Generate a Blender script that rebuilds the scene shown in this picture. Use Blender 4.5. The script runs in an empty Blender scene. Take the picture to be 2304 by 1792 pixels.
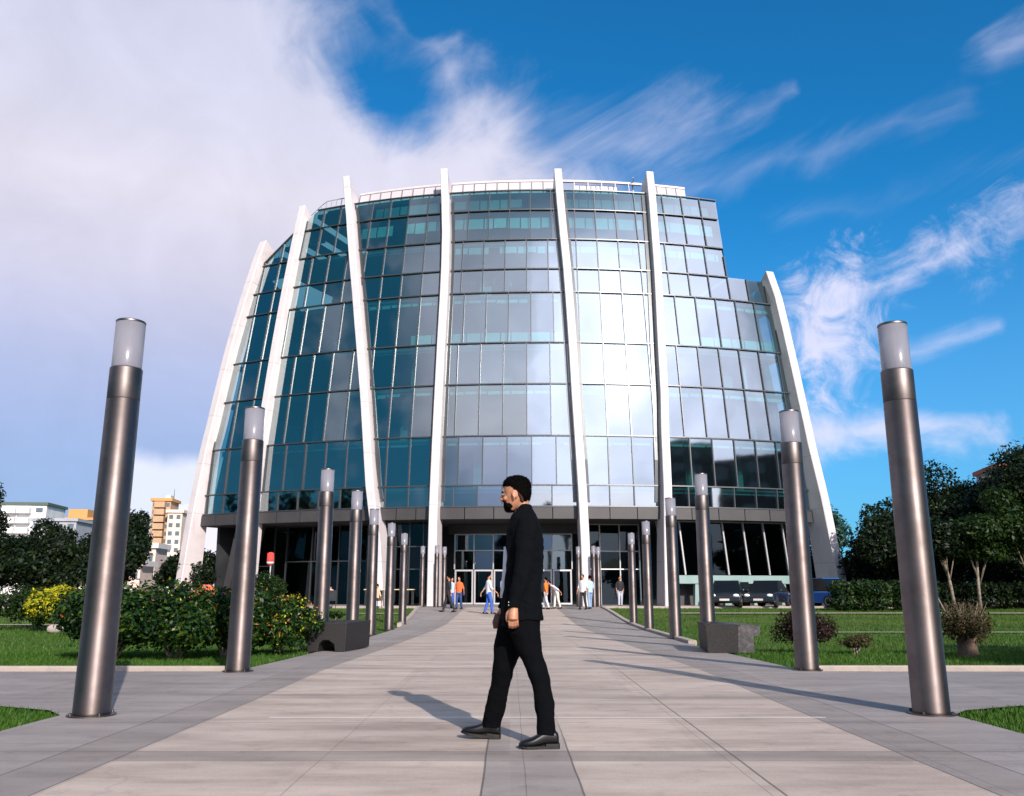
import bpy, math, random
import numpy as np
from mathutils import Vector, Matrix
R_ = math.radians
C = bpy.context.scene.collection
scene = bpy.context.scene

# ------------------------------------------------------------------ camera
cam_data = bpy.data.cameras.new('camera'); cam = bpy.data.objects.new('camera', cam_data); C.objects.link(cam)
cam.location = (0, 0, 1.0); cam.rotation_euler = (R_(90 + 12.66), 0, 0)
cam_data.sensor_width = 36; cam_data.lens = 30.13; cam_data.clip_end = 3000
cam_data.shift_x = 0.0018
scene.camera = cam

# ------------------------------------------------------------------ light
SUN_AZ, SUN_EL = 158.3, 28.5                       # compass angle from +Y towards +X, elevation
def dvec(az, el):
    a, e = R_(az), R_(el); return Vector((math.sin(a) * math.cos(e), math.cos(a) * math.cos(e), math.sin(e)))
sd = dvec(SUN_AZ, SUN_EL)
sun_data = bpy.data.lights.new('sun', 'SUN'); sun_data.energy = 5.0; sun_data.angle = R_(0.53); sun_data.color = (1.0, 0.90, 0.80)
sun = bpy.data.objects.new('sun', sun_data); C.objects.link(sun)
sun.rotation_euler = (-sd).to_track_quat('-Z', 'Y').to_euler(); sun.location = (30, -60, 60)
vs = scene.view_settings
vs.view_transform = 'Standard'; vs.look = 'None'; vs.gamma = 1; vs.exposure = 0.33
try: vs.use_curve_mapping = False
except Exception: pass

# ------------------------------------------------------------------ node helper
class G:
    def __init__(s, nt): s.nt = nt
    def node(s, t, **kw):
        n = s.nt.nodes.new(t)
        for k, v in kw.items(): setattr(n, k, v)
        return n
    def put(s, sock, v):
        if v is None: return
        if hasattr(v, 'is_linked') or hasattr(v, 'links'): s.nt.links.new(v, sock)
        else:
            if isinstance(v, (tuple, list)):
                k = len(sock.default_value); v = tuple(v)[:k] + (1,) * (k - len(v))
            sock.default_value = v
    def m(s, op, a=None, b=None, c=None, clamp=False):
        n = s.node('ShaderNodeMath', operation=op, use_clamp=clamp)
        for i, v in enumerate((a, b, c)): s.put(n.inputs[i], v)
        return n.outputs[0]
    def v(s, op, a=None, b=None, scale=None):
        n = s.node('ShaderNodeVectorMath', operation=op)
        s.put(n.inputs[0], a); s.put(n.inputs[1], b)
        if scale is not None: s.put(n.inputs['Scale'], scale)
        return n.outputs['Value'] if op in ('DOT_PRODUCT', 'LENGTH') else n.outputs[0]
    def sm(s, x, a, b, lo=0.0, hi=1.0):
        n = s.node('ShaderNodeMapRange', interpolation_type='SMOOTHSTEP')
        s.put(n.inputs[0], x); n.inputs[1].default_value = a; n.inputs[2].default_value = b
        n.inputs[3].default_value = lo; n.inputs[4].default_value = hi
        return n.outputs[0]
    def noise(s, vec, scale=5, detail=4, rough=.55, dist=0.0):
        n = s.node('ShaderNodeTexNoise'); s.put(n.inputs['Vector'], vec)
        n.inputs['Scale'].default_value = scale; n.inputs['Detail'].default_value = detail
        n.inputs['Roughness'].default_value = rough; n.inputs['Distortion'].default_value = dist
        return n.outputs[0]
    def mix(s, f, a, b, mode='MIX'):
        n = s.node('ShaderNodeMix', data_type='RGBA', blend_type=mode)
        s.put(n.inputs[0], f); s.put(n.inputs[6], a); s.put(n.inputs[7], b)
        return n.outputs[2]
    def comb(s, x, y, z):
        n = s.node('ShaderNodeCombineXYZ'); s.put(n.inputs[0], x); s.put(n.inputs[1], y); s.put(n.inputs[2], z); return n.outputs[0]
    def sep(s, v):
        n = s.node('ShaderNodeSeparateXYZ'); s.put(n.inputs[0], v); return n.outputs
    def ramp(s, f, stops):
        n = s.node('ShaderNodeValToRGB'); s.put(n.inputs[0], f); el = n.color_ramp.elements
        while len(el) < len(stops): el.new(.5)
        for e, (p, c) in zip(el, stops): e.position = p; e.color = (*c, 1)
        return n.outputs[0]
def c4(c): return (c[0], c[1], c[2], 1)

# ------------------------------------------------------------------ sky
world = bpy.data.worlds.new("World"); scene.world = world; world.use_nodes = True
nt = world.node_tree; nt.nodes.clear(); g = G(nt)
tc = g.node('ShaderNodeTexCoord').outputs['Generated']
D = g.v('NORMALIZE', tc)
X, Y, Z = g.sep(D)[:3]
wq = g.node('ShaderNodeTexNoise'); wq.inputs['Scale'].default_value = 6; wq.inputs['Detail'].default_value = 5; g.put(wq.inputs['Vector'], D)
wr, wg_, wb_ = g.sep(wq.outputs['Color'])[:3]
az = g.m('ADD', g.m('MULTIPLY', g.m('ARCTAN2', X, Y), 57.2958), g.m('MULTIPLY', g.m('SUBTRACT', wr, .5), 9.0))
el0 = g.m('MULTIPLY', g.m('ARCSINE', Z), 57.2958)
el = g.m('ADD', el0, g.m('MULTIPLY', g.m('SUBTRACT', wg_, .5), 5.0))
sky = g.node('ShaderNodeTexSky', sky_type='NISHITA', sun_disc=False)
sky.sun_elevation = R_(SUN_EL); sky.sun_rotation = R_(SUN_AZ); sky.altitude = 0; sky.air_density = 1.0; sky.dust_density = 0.6; sky.ozone_density = 3.0
n_big = g.noise(D, 3.2, 7, .58, .4)
n_fine = g.noise(D, 9.0, 8, .6, .6)
n_fin2 = g.noise(D, 17.0, 10, .66, .8)
uv = g.comb(g.m('ADD', g.m('MULTIPLY', X, 2.2), g.m('MULTIPLY', Z, 1.3)), g.m('SUBTRACT', g.m('MULTIPLY', Z, 9.5), g.m('MULTIPLY', X, 4.2)), g.m('MULTIPLY', Y, 2.0))
n_str = g.noise(uv, 1.7, 7, .6, .7)
def seg(ax, ay, bx, by, w0, w1):
    dx, dy = bx - ax, by - ay; L2 = dx * dx + dy * dy
    px = g.m('SUBTRACT', az, ax); py = g.m('SUBTRACT', el, ay)
    t = g.m('DIVIDE', g.m('ADD', g.m('MULTIPLY', px, dx), g.m('MULTIPLY', py, dy)), L2, clamp=True)
    ex = g.m('SUBTRACT', px, g.m('MULTIPLY', t, dx)); ey = g.m('SUBTRACT', py, g.m('MULTIPLY', t, dy))
    d = g.m('SQRT', g.m('ADD', g.m('MULTIPLY', ex, ex), g.m('MULTIPLY', ey, ey)))
    w = g.m('ADD', g.m('MULTIPLY', t, w1 - w0), w0)
    return g.m('SUBTRACT', 1.0, g.m('DIVIDE', d, w))
def cloud(mask, nz, k, a, b, op):
    return g.m('MULTIPLY', g.sm(g.m('ADD', mask, g.m('MULTIPLY', g.m('SUBTRACT', nz, .5), k)), a, b), op)
# the broad bank on the left
line = g.m('ADD', g.m('MULTIPLY', g.m('SUBTRACT', az, 5.5), -.45), g.m('MULTIPLY', g.m('SUBTRACT', el, 28.4), -.895))
bank = g.m('DIVIDE', line, 5.0)
hole = g.m('MAXIMUM', seg(-10.2, 33.0, -7.0, 31.2, 3.9, 3.6), g.m('MULTIPLY', seg(-6.5, 36.5, -3, 39, 2.6, 5), .9))
bank = g.m('SUBTRACT', bank, g.m('MULTIPLY', g.m('MAXIMUM', hole, 0.0), 1.35))
bank_d = cloud(bank, g.m('ADD', g.m('MULTIPLY', n_fine, .6), g.m('MULTIPLY', n_str, .4)), 3.8, -.7, 1.3, .97)
back_hemi = g.sm(Y, -.1, .15)
bank_d = g.m('MULTIPLY', g.m('MULTIPLY', bank_d, g.sm(az, 14, 4)), back_hemi)
lowfade = g.sm(el, 4, 20, .80, 1.0)
bank_d = g.m('MULTIPLY', bank_d, lowfade)
wis = [ (seg(0, 26.8, 21, 31.2, 5.5, 1.0), n_str, 3.6, .0, 2.2, .55), (seg(4, 25.0, 30, 28.4, 3.2, 1.3), n_str, 3.0, .1, 2.6, .42),
        (seg(20.0, 13.8, 22.5, 18.0, 4.0, 3.0), n_fin2, 4.4, -.2, 1.4, .90), (seg(22.0, 17.8, 38, 22.6, 2.5, 2.1), g.m('ADD', g.m('MULTIPLY', n_fin2, .65), g.m('MULTIPLY', n_str, .35)), 4.6, .0, 1.7, .85),
        (seg(17, 9.9, 29, 9.2, 2.6, 1.6), n_fine, 2.6, -.1, 1.1, .80), (seg(25, 14.0, 30, 15.4, 1.6, .8), n_str, 3.0, .2, 1.8, .5),
        (seg(32, 30.3, 37, 30.9, 2.2, 2.4), n_str, 3.0, .2, 2.0, .5), (seg(20, 22.8, 37, 25.8, 2.0, 3.0), n_str, 3.0, .4, 2.8, .28),
        (seg(-21.0, 3.0, -18.5, 3.4, 3.0, 3.2), n_fine, 1.6, .15, .40, .95), (seg(-28, 3, -36, 4, 2.6, 2.6), n_fine, 2.6, .3, 1.6, .35)]
tot = bank_d
for w in wis: tot = g.m('MAXIMUM', tot, g.m('MULTIPLY', cloud(*w), back_hemi))
# clouds behind the viewer, seen only as reflections in the facade
bd = dvec(166, 32); dt = g.v('DOT_PRODUCT', D, tuple(bd))
beh = g.m('MULTIPLY', g.sm(g.m('ADD', dt, g.m('MULTIPLY', g.m('SUBTRACT', n_big, .5), .35)), .72, .86), g.sm(el0, 52, 42, 0, .97))
beh2 = g.m('MULTIPLY', cloud(g.m('MULTIPLY', n_big, 1.0), n_fine, .6, .5, .66, .55), g.sm(Y, .1, -.3))
tot = g.m('MAXIMUM', tot, g.m('MAXIMUM', beh, beh2))
dsun = g.v('DOT_PRODUCT', D, tuple(sd))
glow = g.m('POWER', g.m('MAXIMUM', dsun, 0.0), 8.0)
shade = g.m('ADD', .72, g.m('ADD', g.m('MULTIPLY', n_fine, .30), g.m('MULTIPLY', n_big, .24)))
cc = g.ramp(g.sm(el0, 2, 34), [(0, (.31, .37, .59)), (.3, (.42, .45, .64)), (.55, (.57, .56, .70)), (.8, (.66, .63, .73)), (1, (.55, .56, .70))])
cc2 = g.mix(g.sm(el, 7.6, 9.0), g.mix(g.sm(az, -26, -24), cc, (.80, .76, .86, 1)), g.mix(g.sm(az, 0, 15), cc, (.66, .66, .84, 1)))
ccb = g.v('MULTIPLY', cc2, g.comb(shade, shade, shade))
gl = g.m('ADD', 1.0, g.m('MULTIPLY', g.m('MULTIPLY', glow, g.sm(n_big, .35, .62, .62, 1.3)), 2.8))
ccb = g.v('SCALE', ccb, scale=gl)
SKY = .12
blue = g.v('MULTIPLY', g.v('SCALE', sky.outputs[0], scale=SKY), (.10, .77, 1.12))
hazy = g.sm(el0, 26, -2)
blue = g.mix(g.m('MULTIPLY', hazy, .60), blue, (.18, .34, .60, 1))
blue = g.mix(g.m('MULTIPLY', g.sm(Y, .05, -.35), .72), blue, (.022, .135, .185, 1))   # sky behind the viewer tinted dark teal for the facade's reflections
front = g.mix(tot, blue, ccb)
bg = g.node('ShaderNodeBackground'); g.put(bg.inputs[0], front); bg.inputs[1].default_value = 1.0
out = g.node('ShaderNodeOutputWorld'); nt.links.new(bg.outputs[0], out.inputs[0])

# ------------------------------------------------------------------ mesh + object helpers
def mesh_obj(name, V, F, mat=None, parent=None, smooth=False):
    me = bpy.data.meshes.new(name); me.from_pydata([tuple(v) for v in V], [], F); me.update()
    if smooth: me.polygons.foreach_set('use_smooth', [True] * len(me.polygons))
    if mat: me.materials.append(mat)
    o = bpy.data.objects.new(name, me); C.objects.link(o)
    if parent: o.parent = parent
    return o
def tag(o, label=None, cat=None, group=None, kind=None):
    if label: o['label'] = label
    if cat: o['category'] = cat
    if group: o['group'] = group
    if kind: o['kind'] = kind
    return o
def thing(name, label, cat, loc=(0, 0, 0), group=None, rz=0):
    o = bpy.data.objects.new(name, None); C.objects.link(o); o.location = loc; o.rotation_euler = (0, 0, rz)
    o.empty_display_size = .2
    return tag(o, label, cat, group)
def dup(root, label, loc, rz=None):
    r = root.copy(); C.objects.link(r); r.location = loc; r['label'] = label
    if rz is not None: r.rotation_euler = (0, 0, rz)
    for ch in list(root.children):
        c = ch.copy(); C.objects.link(c); c.parent = r
        for gch in ch.children:
            d = gch.copy(); C.objects.link(d); d.parent = c
    return r
class MB:
    def __init__(s): s.V = []; s.F = []
    def add(s, V, F):
        n = len(s.V); s.V += [tuple(v) for v in V]; s.F += [tuple(i + n for i in f) for f in F]; return s
    def box(s, x0, x1, y0, y1, z0, z1):
        return s.add([(x0, y0, z0), (x1, y0, z0), (x1, y1, z0), (x0, y1, z0), (x0, y0, z1), (x1, y0, z1), (x1, y1, z1), (x0, y1, z1)],
                     [(0, 3, 2, 1), (4, 5, 6, 7), (0, 1, 5, 4), (1, 2, 6, 5), (2, 3, 7, 6), (3, 0, 4, 7)])
    def hexa(s, P):   # eight points: bottom ring then top ring
        return s.add(P, [(0, 3, 2, 1), (4, 5, 6, 7), (0, 1, 5, 4), (1, 2, 6, 5), (2, 3, 7, 6), (3, 0, 4, 7)])
    def bar(s, a, b, n, w, d):   # bar from a to b, outward normal n
        a, b, n = Vector(a), Vector(b), Vector(n).normalized(); t = (b - a).normalized(); u = t.cross(n).normalized() * (w / 2)
        i, o_ = n * (-d * .5), n * (d * .5)
        return s.hexa([a - u + i, a + u + i, a + u + o_, a - u + o_, b - u + i, b + u + i, b + u + o_, b - u + o_])
    def rings(s, R, cap=True):
        k = len(R[0]); V = [p for r in R for p in r]; F = []
        for i in range(len(R) - 1):
            for j in range(k): F.append((i * k + j, i * k + (j + 1) % k, (i + 1) * k + (j + 1) % k, (i + 1) * k + j))
        if cap: F.append(tuple(range(k - 1, -1, -1))); F.append(tuple((len(R) - 1) * k + j for j in range(k)))
        return s.add(V, F)
    def lathe(s, prof, k=32, c=(0, 0, 0), cap=True):
        return s.rings([[(c[0] + r * math.cos(2 * math.pi * j / k), c[1] + r * math.sin(2 * math.pi * j / k), c[2] + z) for j in range(k)] for r, z in prof], cap)
    def tube(s, P, Rr, k=10, cap=True):
        P = [Vector(p) for p in P]; rings = []; up = Vector((0, 0, 1)); ref = None
        for i, p in enumerate(P):
            t = (P[min(i + 1, len(P) - 1)] - P[max(i - 1, 0)]).normalized()
            if ref is None: ref = t.orthogonal().normalized()
            ref = (ref - t * ref.dot(t)).normalized(); b = t.cross(ref)
            rings.append([p + ref * (Rr[i] * math.cos(2 * math.pi * j / k)) + b * (Rr[i] * math.sin(2 * math.pi * j / k)) for j in range(k)])
        return s.rings(rings, cap)
    def ell(s, c, r, k=16, n=10, rot=None):
        V = []; 
        for i in range(n + 1):
            a = math.pi * (i / n) * .998 + .003
            for j in range(k):
                b = 2 * math.pi * j / k; p = Vector((r[0] * math.sin(a) * math.cos(b), r[1] * math.sin(a) * math.sin(b), -r[2] * math.cos(a)))
                if rot is not None: p = rot @ p
                V.append(p + Vector(c))
        return s.rings([V[i * k:(i + 1) * k] for i in range(n + 1)])
    def build(s, name, mat, parent=None, smooth=False): return mesh_obj(name, s.V, s.F, mat, parent, smooth)

def apply_mods(o):
    dg = bpy.context.evaluated_depsgraph_get(); dg.update()
    me = bpy.data.meshes.new_from_object(o.evaluated_get(dg)); old = o.data; nm = old.name
    o.modifiers.clear(); o.data = me; bpy.data.meshes.remove(old); me.name = nm
def remesh(o, voxel, smooth=3, disp=None):
    m = o.modifiers.new('r', 'REMESH'); m.mode = 'VOXEL'; m.voxel_size = voxel; m.use_smooth_shade = True
    if smooth:
        s_ = o.modifiers.new('s', 'SMOOTH'); s_.factor = .5; s_.iterations = smooth
    if disp:
        t = bpy.data.textures.new('folds', 'CLOUDS'); t.noise_scale = disp[0]; t.noise_depth = 2
        d = o.modifiers.new('d', 'DISPLACE'); d.texture = t; d.strength = disp[1]; d.mid_level = .5; d.texture_coords = 'LOCAL'
    apply_mods(o)

def mat(name, col=(.5, .5, .5), rough=.6, metal=0.0, spec=.5, noise=None, bump=None, island=0.0, aniso=0, trans=0, emit=None, coat=0):
    m = bpy.data.materials.new(name); m.use_nodes = True; nt = m.node_tree; g = G(nt)
    b = nt.nodes['Principled BSDF']; b.inputs['Base Color'].default_value = c4(col); b.inputs['Roughness'].default_value = rough
    b.inputs['Metallic'].default_value = metal; b.inputs['Specular IOR Level'].default_value = spec
    if coat: b.inputs['Coat Weight'].default_value = coat; b.inputs['Coat Roughness'].default_value = .08
    if aniso: b.inputs['Anisotropic'].default_value = aniso; b.inputs['Anisotropic Rotation'].default_value = .25
    if trans: b.inputs['Transmission Weight'].default_value = trans
    pos = g.node('ShaderNodeTexCoord').outputs['Object']
    colour = c4(col)
    if noise:   # (scale, second colour, contrast low, high)
        n = g.noise(pos, noise[0], 6, .6); f = g.sm(n, noise[2], noise[3]); colour = g.mix(f, c4(col), c4(noise[1]))
        g.put(b.inputs['Base Color'], colour)
    if island:
        ri = g.node('ShaderNodeNewGeometry').outputs['Random Per Island']
        k = g.m('ADD', 1 - island, g.m('MULTIPLY', ri, 2 * island))
        colour = g.v('SCALE', colour, scale=k); g.put(b.inputs['Base Color'], colour)
    if bump:
        bp = g.node('ShaderNodeBump'); bp.inputs['Strength'].default_value = bump[1]; bp.inputs['Distance'].default_value = bump[2] if len(bump) > 2 else .01
        g.put(bp.inputs['Height'], g.noise(pos, bump[0], 6, .6)); nt.links.new(bp.outputs[0], b.inputs['Normal'])
    if emit: b.inputs['Emission Color'].default_value = c4(emit[0]); b.inputs['Emission Strength'].default_value = emit[1]
    return m
def leaf_mat(name, cols, rough=.5, scale=.6):
    m = bpy.data.materials.new(name); m.use_nodes = True; nt = m.node_tree; g = G(nt); nt.nodes.remove(nt.nodes['Principled BSDF'])
    ri = g.node('ShaderNodeNewGeometry').outputs['Random Per Island']
    pos = g.node('ShaderNodeTexCoord').outputs['Object']
    f = g.m('ADD', g.m('MULTIPLY', ri, .55), g.m('MULTIPLY', g.noise(pos, scale, 3), .45))
    n = len(cols); col = g.ramp(f, [(.15 + .7 * i / max(1, n - 1), c) for i, c in enumerate(cols)])
    d = g.node('ShaderNodeBsdfPrincipled'); g.put(d.inputs['Base Color'], col); d.inputs['Roughness'].default_value = rough; d.inputs['Specular IOR Level'].default_value = .18
    t = g.node('ShaderNodeBsdfTranslucent'); g.put(t.inputs[0], g.v('MULTIPLY', col, (1.1, 1.25, .5)))
    mx = g.node('ShaderNodeMixShader'); mx.inputs[0].default_value = .22; nt.links.new(d.outputs[0], mx.inputs[1]); nt.links.new(t.outputs[0], mx.inputs[2])
    nt.links.new(mx.outputs[0], nt.nodes['Material Output'].inputs[0]); return m

M = {}
M['rib'] = mat('white_painted_steel', (.57, .52, .525), .5, noise=(.7, (.50, .455, .46), .45, .75), bump=(3, .08, .01))
def rib_mat():
    m = M['rib']; nt = m.node_tree; g = G(nt); b = nt.nodes['Principled BSDF']; P = g.node('ShaderNodeTexCoord').outputs['Object']; z = g.sep(P)[2]
    src = b.inputs['Base Color'].links[0].from_socket
    seam = g.sm(g.m('ABSOLUTE', g.m('SUBTRACT', g.m('MODULO', g.m('ADD', z, 50), 3.4), 1.7)), .035, .015)
    st = g.noise(g.v('MULTIPLY', P, (5, 5, .25)), 1.0, 5, .65); f = g.m('MULTIPLY', g.sm(st, .5, .72), .28)
    c = g.mix(f, src, (.36, .33, .33, 1)); c = g.mix(g.m('MULTIPLY', seam, .35), c, (.20, .19, .19, 1)); nt.links.new(c, b.inputs['Base Color'])
rib_mat()
M['mullion'] = mat('dark_mullion_metal', (.07, .075, .08), .35, .6)
M['light_frame'] = mat('light_frame_metal', (.42, .42, .43), .4, .3)
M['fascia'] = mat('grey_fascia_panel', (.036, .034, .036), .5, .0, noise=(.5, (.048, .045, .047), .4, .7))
M['fascia_gap'] = mat('fascia_joint', (.03, .03, .032), .7)
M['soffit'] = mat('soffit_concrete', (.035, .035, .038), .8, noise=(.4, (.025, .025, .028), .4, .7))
M['slab'] = mat('floor_slab', (.26, .32, .31), .8)
M['core'] = mat('interior_wall', (.045, .12, .115), .8, noise=(.25, (.12, .24, .22), .45, .65))
M['blind'] = mat('pale_blind', (.70, .76, .74), .7, island=.15)
M['blind_grey'] = mat('grey_blind', (.34, .37, .36), .7, island=.25)
M['steel'] = None
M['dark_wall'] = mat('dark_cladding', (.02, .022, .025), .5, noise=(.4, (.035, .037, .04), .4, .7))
M['white_wall'] = mat('white_render', (.62, .60, .60), .7, noise=(.8, (.50, .48, .49), .45, .7))
M['conc'] = mat('pale_concrete', (.45, .42, .40), .85, noise=(2, (.34, .32, .31), .4, .7), bump=(30, .25, .005))
M['conc_panel'] = mat('parapet_panel', (.47, .43, .45), .5, island=.03)

def glass_mat(name, tint, refl, f0=.22, rough=.02):
    m = bpy.data.materials.new(name); m.use_nodes = True; nt = m.node_tree; g = G(nt); nt.nodes.remove(nt.nodes['Principled BSDF'])
    tr = g.node('ShaderNodeBsdfTransparent'); gl = g.node('ShaderNodeBsdfGlossy'); gl.inputs['Roughness'].default_value = rough
    ri = g.node('ShaderNodeNewGeometry').outputs['Random Per Island']
    k = g.m('ADD', .85, g.m('MULTIPLY', ri, .3)); g.put(tr.inputs[0], g.v('SCALE', c4(tint)[:3], scale=k)); gl.inputs[0].default_value = c4(refl)
    fr = g.node('ShaderNodeFresnel'); fr.inputs[0].default_value = 1.5
    f = g.m('ADD', f0, g.m('MULTIPLY', fr.outputs[0], .9), clamp=True)
    bp = g.node('ShaderNodeBump'); bp.inputs['Strength'].default_value = .22; bp.inputs['Distance'].default_value = .02
    g.put(bp.inputs['Height'], g.noise(g.node('ShaderNodeTexCoord').outputs['Object'], .55, 1, .4)); nt.links.new(bp.outputs[0], gl.inputs['Normal'])
    mx = g.node('ShaderNodeMixShader'); g.put(mx.inputs[0], f); nt.links.new(tr.outputs[0], mx.inputs[1]); nt.links.new(gl.outputs[0], mx.inputs[2])
    nt.links.new(mx.outputs[0], nt.nodes['Material Output'].inputs[0]); return m
M['glass'] = glass_mat('teal_coated_glass', (.17, .43, .45), (.84, .95, .97), .31, .035)
M['glass_low'] = glass_mat('clear_dark_glass', (.14, .22, .24), (.40, .52, .58), .02, .02)

# ------------------------------------------------------------------ ground
GP = [(-400, 0), (9, 0), (11.3, .01), (14, -.03), (17, -.08), (20, -.12), (24, -.17), (28, -.22), (33, -.24), (36, -.18), (40, -.06), (44, .04), (48.5, .1), (900, .1)]
def gz(y):
    for (a, za), (b, zb) in zip(GP, GP[1:]):
        if y <= b: return za + (zb - za) * max(0, (y - a)) / (b - a)
    return GP[-1][1]
EL = [(-6, 4.0), (6.55, 3.72), (7.45, 3.70), (7.75, 3.95), (8.05, 4.6)]   # near kerb corner
EDGE_L = [(11.25, 3.48), (13, 3.42), (16, 3.42), (20, 3.5), (24, 3.62), (28, 3.74), (33, 3.95), (38, 4.2), (44, 4.6), (48.5, 4.9)]
EDGE_R = [(11.35, 3.72), (13, 3.74), (17, 3.74), (20, 3.84), (24, 4.05), (28, 4.22), (33, 4.45), (38, 4.6), (44, 4.8), (48.5, 4.95)]
def lerp_tab(T, y):
    if y <= T[0][0]: return T[0][1]
    for (a, va), (b, vb) in zip(T, T[1:]):
        if y <= b: return va + (vb - va) * (y - a) / (b - a)
    return T[-1][1]

def lawn_material():
    m = bpy.data.materials.new('lawn_grass'); m.use_nodes = True; nt = m.node_tree; g = G(nt); b = nt.nodes['Principled BSDF']
    P = g.node('ShaderNodeTexCoord').outputs['Object']
    a = g.noise(P, .35, 5, .6); c = g.noise(g.v('MULTIPLY', P, (1, .35, 1)), 6, 6, .7); f = g.noise(P, 60, 3, .7)
    col = g.ramp(g.m('ADD', g.m('MULTIPLY', a, .5), g.m('MULTIPLY', c, .5)), [(.32, (.034, .075, .010)), (.5, (.085, .145, .016)), (.64, (.16, .19, .028))])
    col = g.mix(g.sm(f, .3, .7), col, g.v('SCALE', col, scale=.55))
    dirt = g.sm(g.noise(P, .8, 5, .65), .66, .74); col = g.mix(g.m('MULTIPLY', dirt, .8), col, (.14, .095, .05, 1))
    g.put(b.inputs['Base Color'], col); b.inputs['Roughness'].default_value = .8; b.inputs['Specular IOR Level'].default_value = .2
    bp = g.node('ShaderNodeBump'); bp.inputs['Strength'].default_value = .9; bp.inputs['Distance'].default_value = .04; g.put(bp.inputs['Height'], f)
    nt.links.new(bp.outputs[0], b.inputs['Normal']); return m
M['lawn'] = lawn_material()
ys = [-400, -60, -6, 4, 9, 11.3, 14, 17, 20, 24, 28, 33, 36, 40, 44, 48.5, 60, 120, 900]; xs = [-700, -60, -12, 12, 60, 700]
V = [(x, y, gz(y) - .05) for y in ys for x in xs]; nx = len(xs)
F = [(j * nx + i, j * nx + i + 1, (j + 1) * nx + i + 1, (j + 1) * nx + i) for j in range(len(ys) - 1) for i in range(nx - 1)]
tag(mesh_obj('lawn', V, F, M['lawn']), kind='structure')

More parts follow.
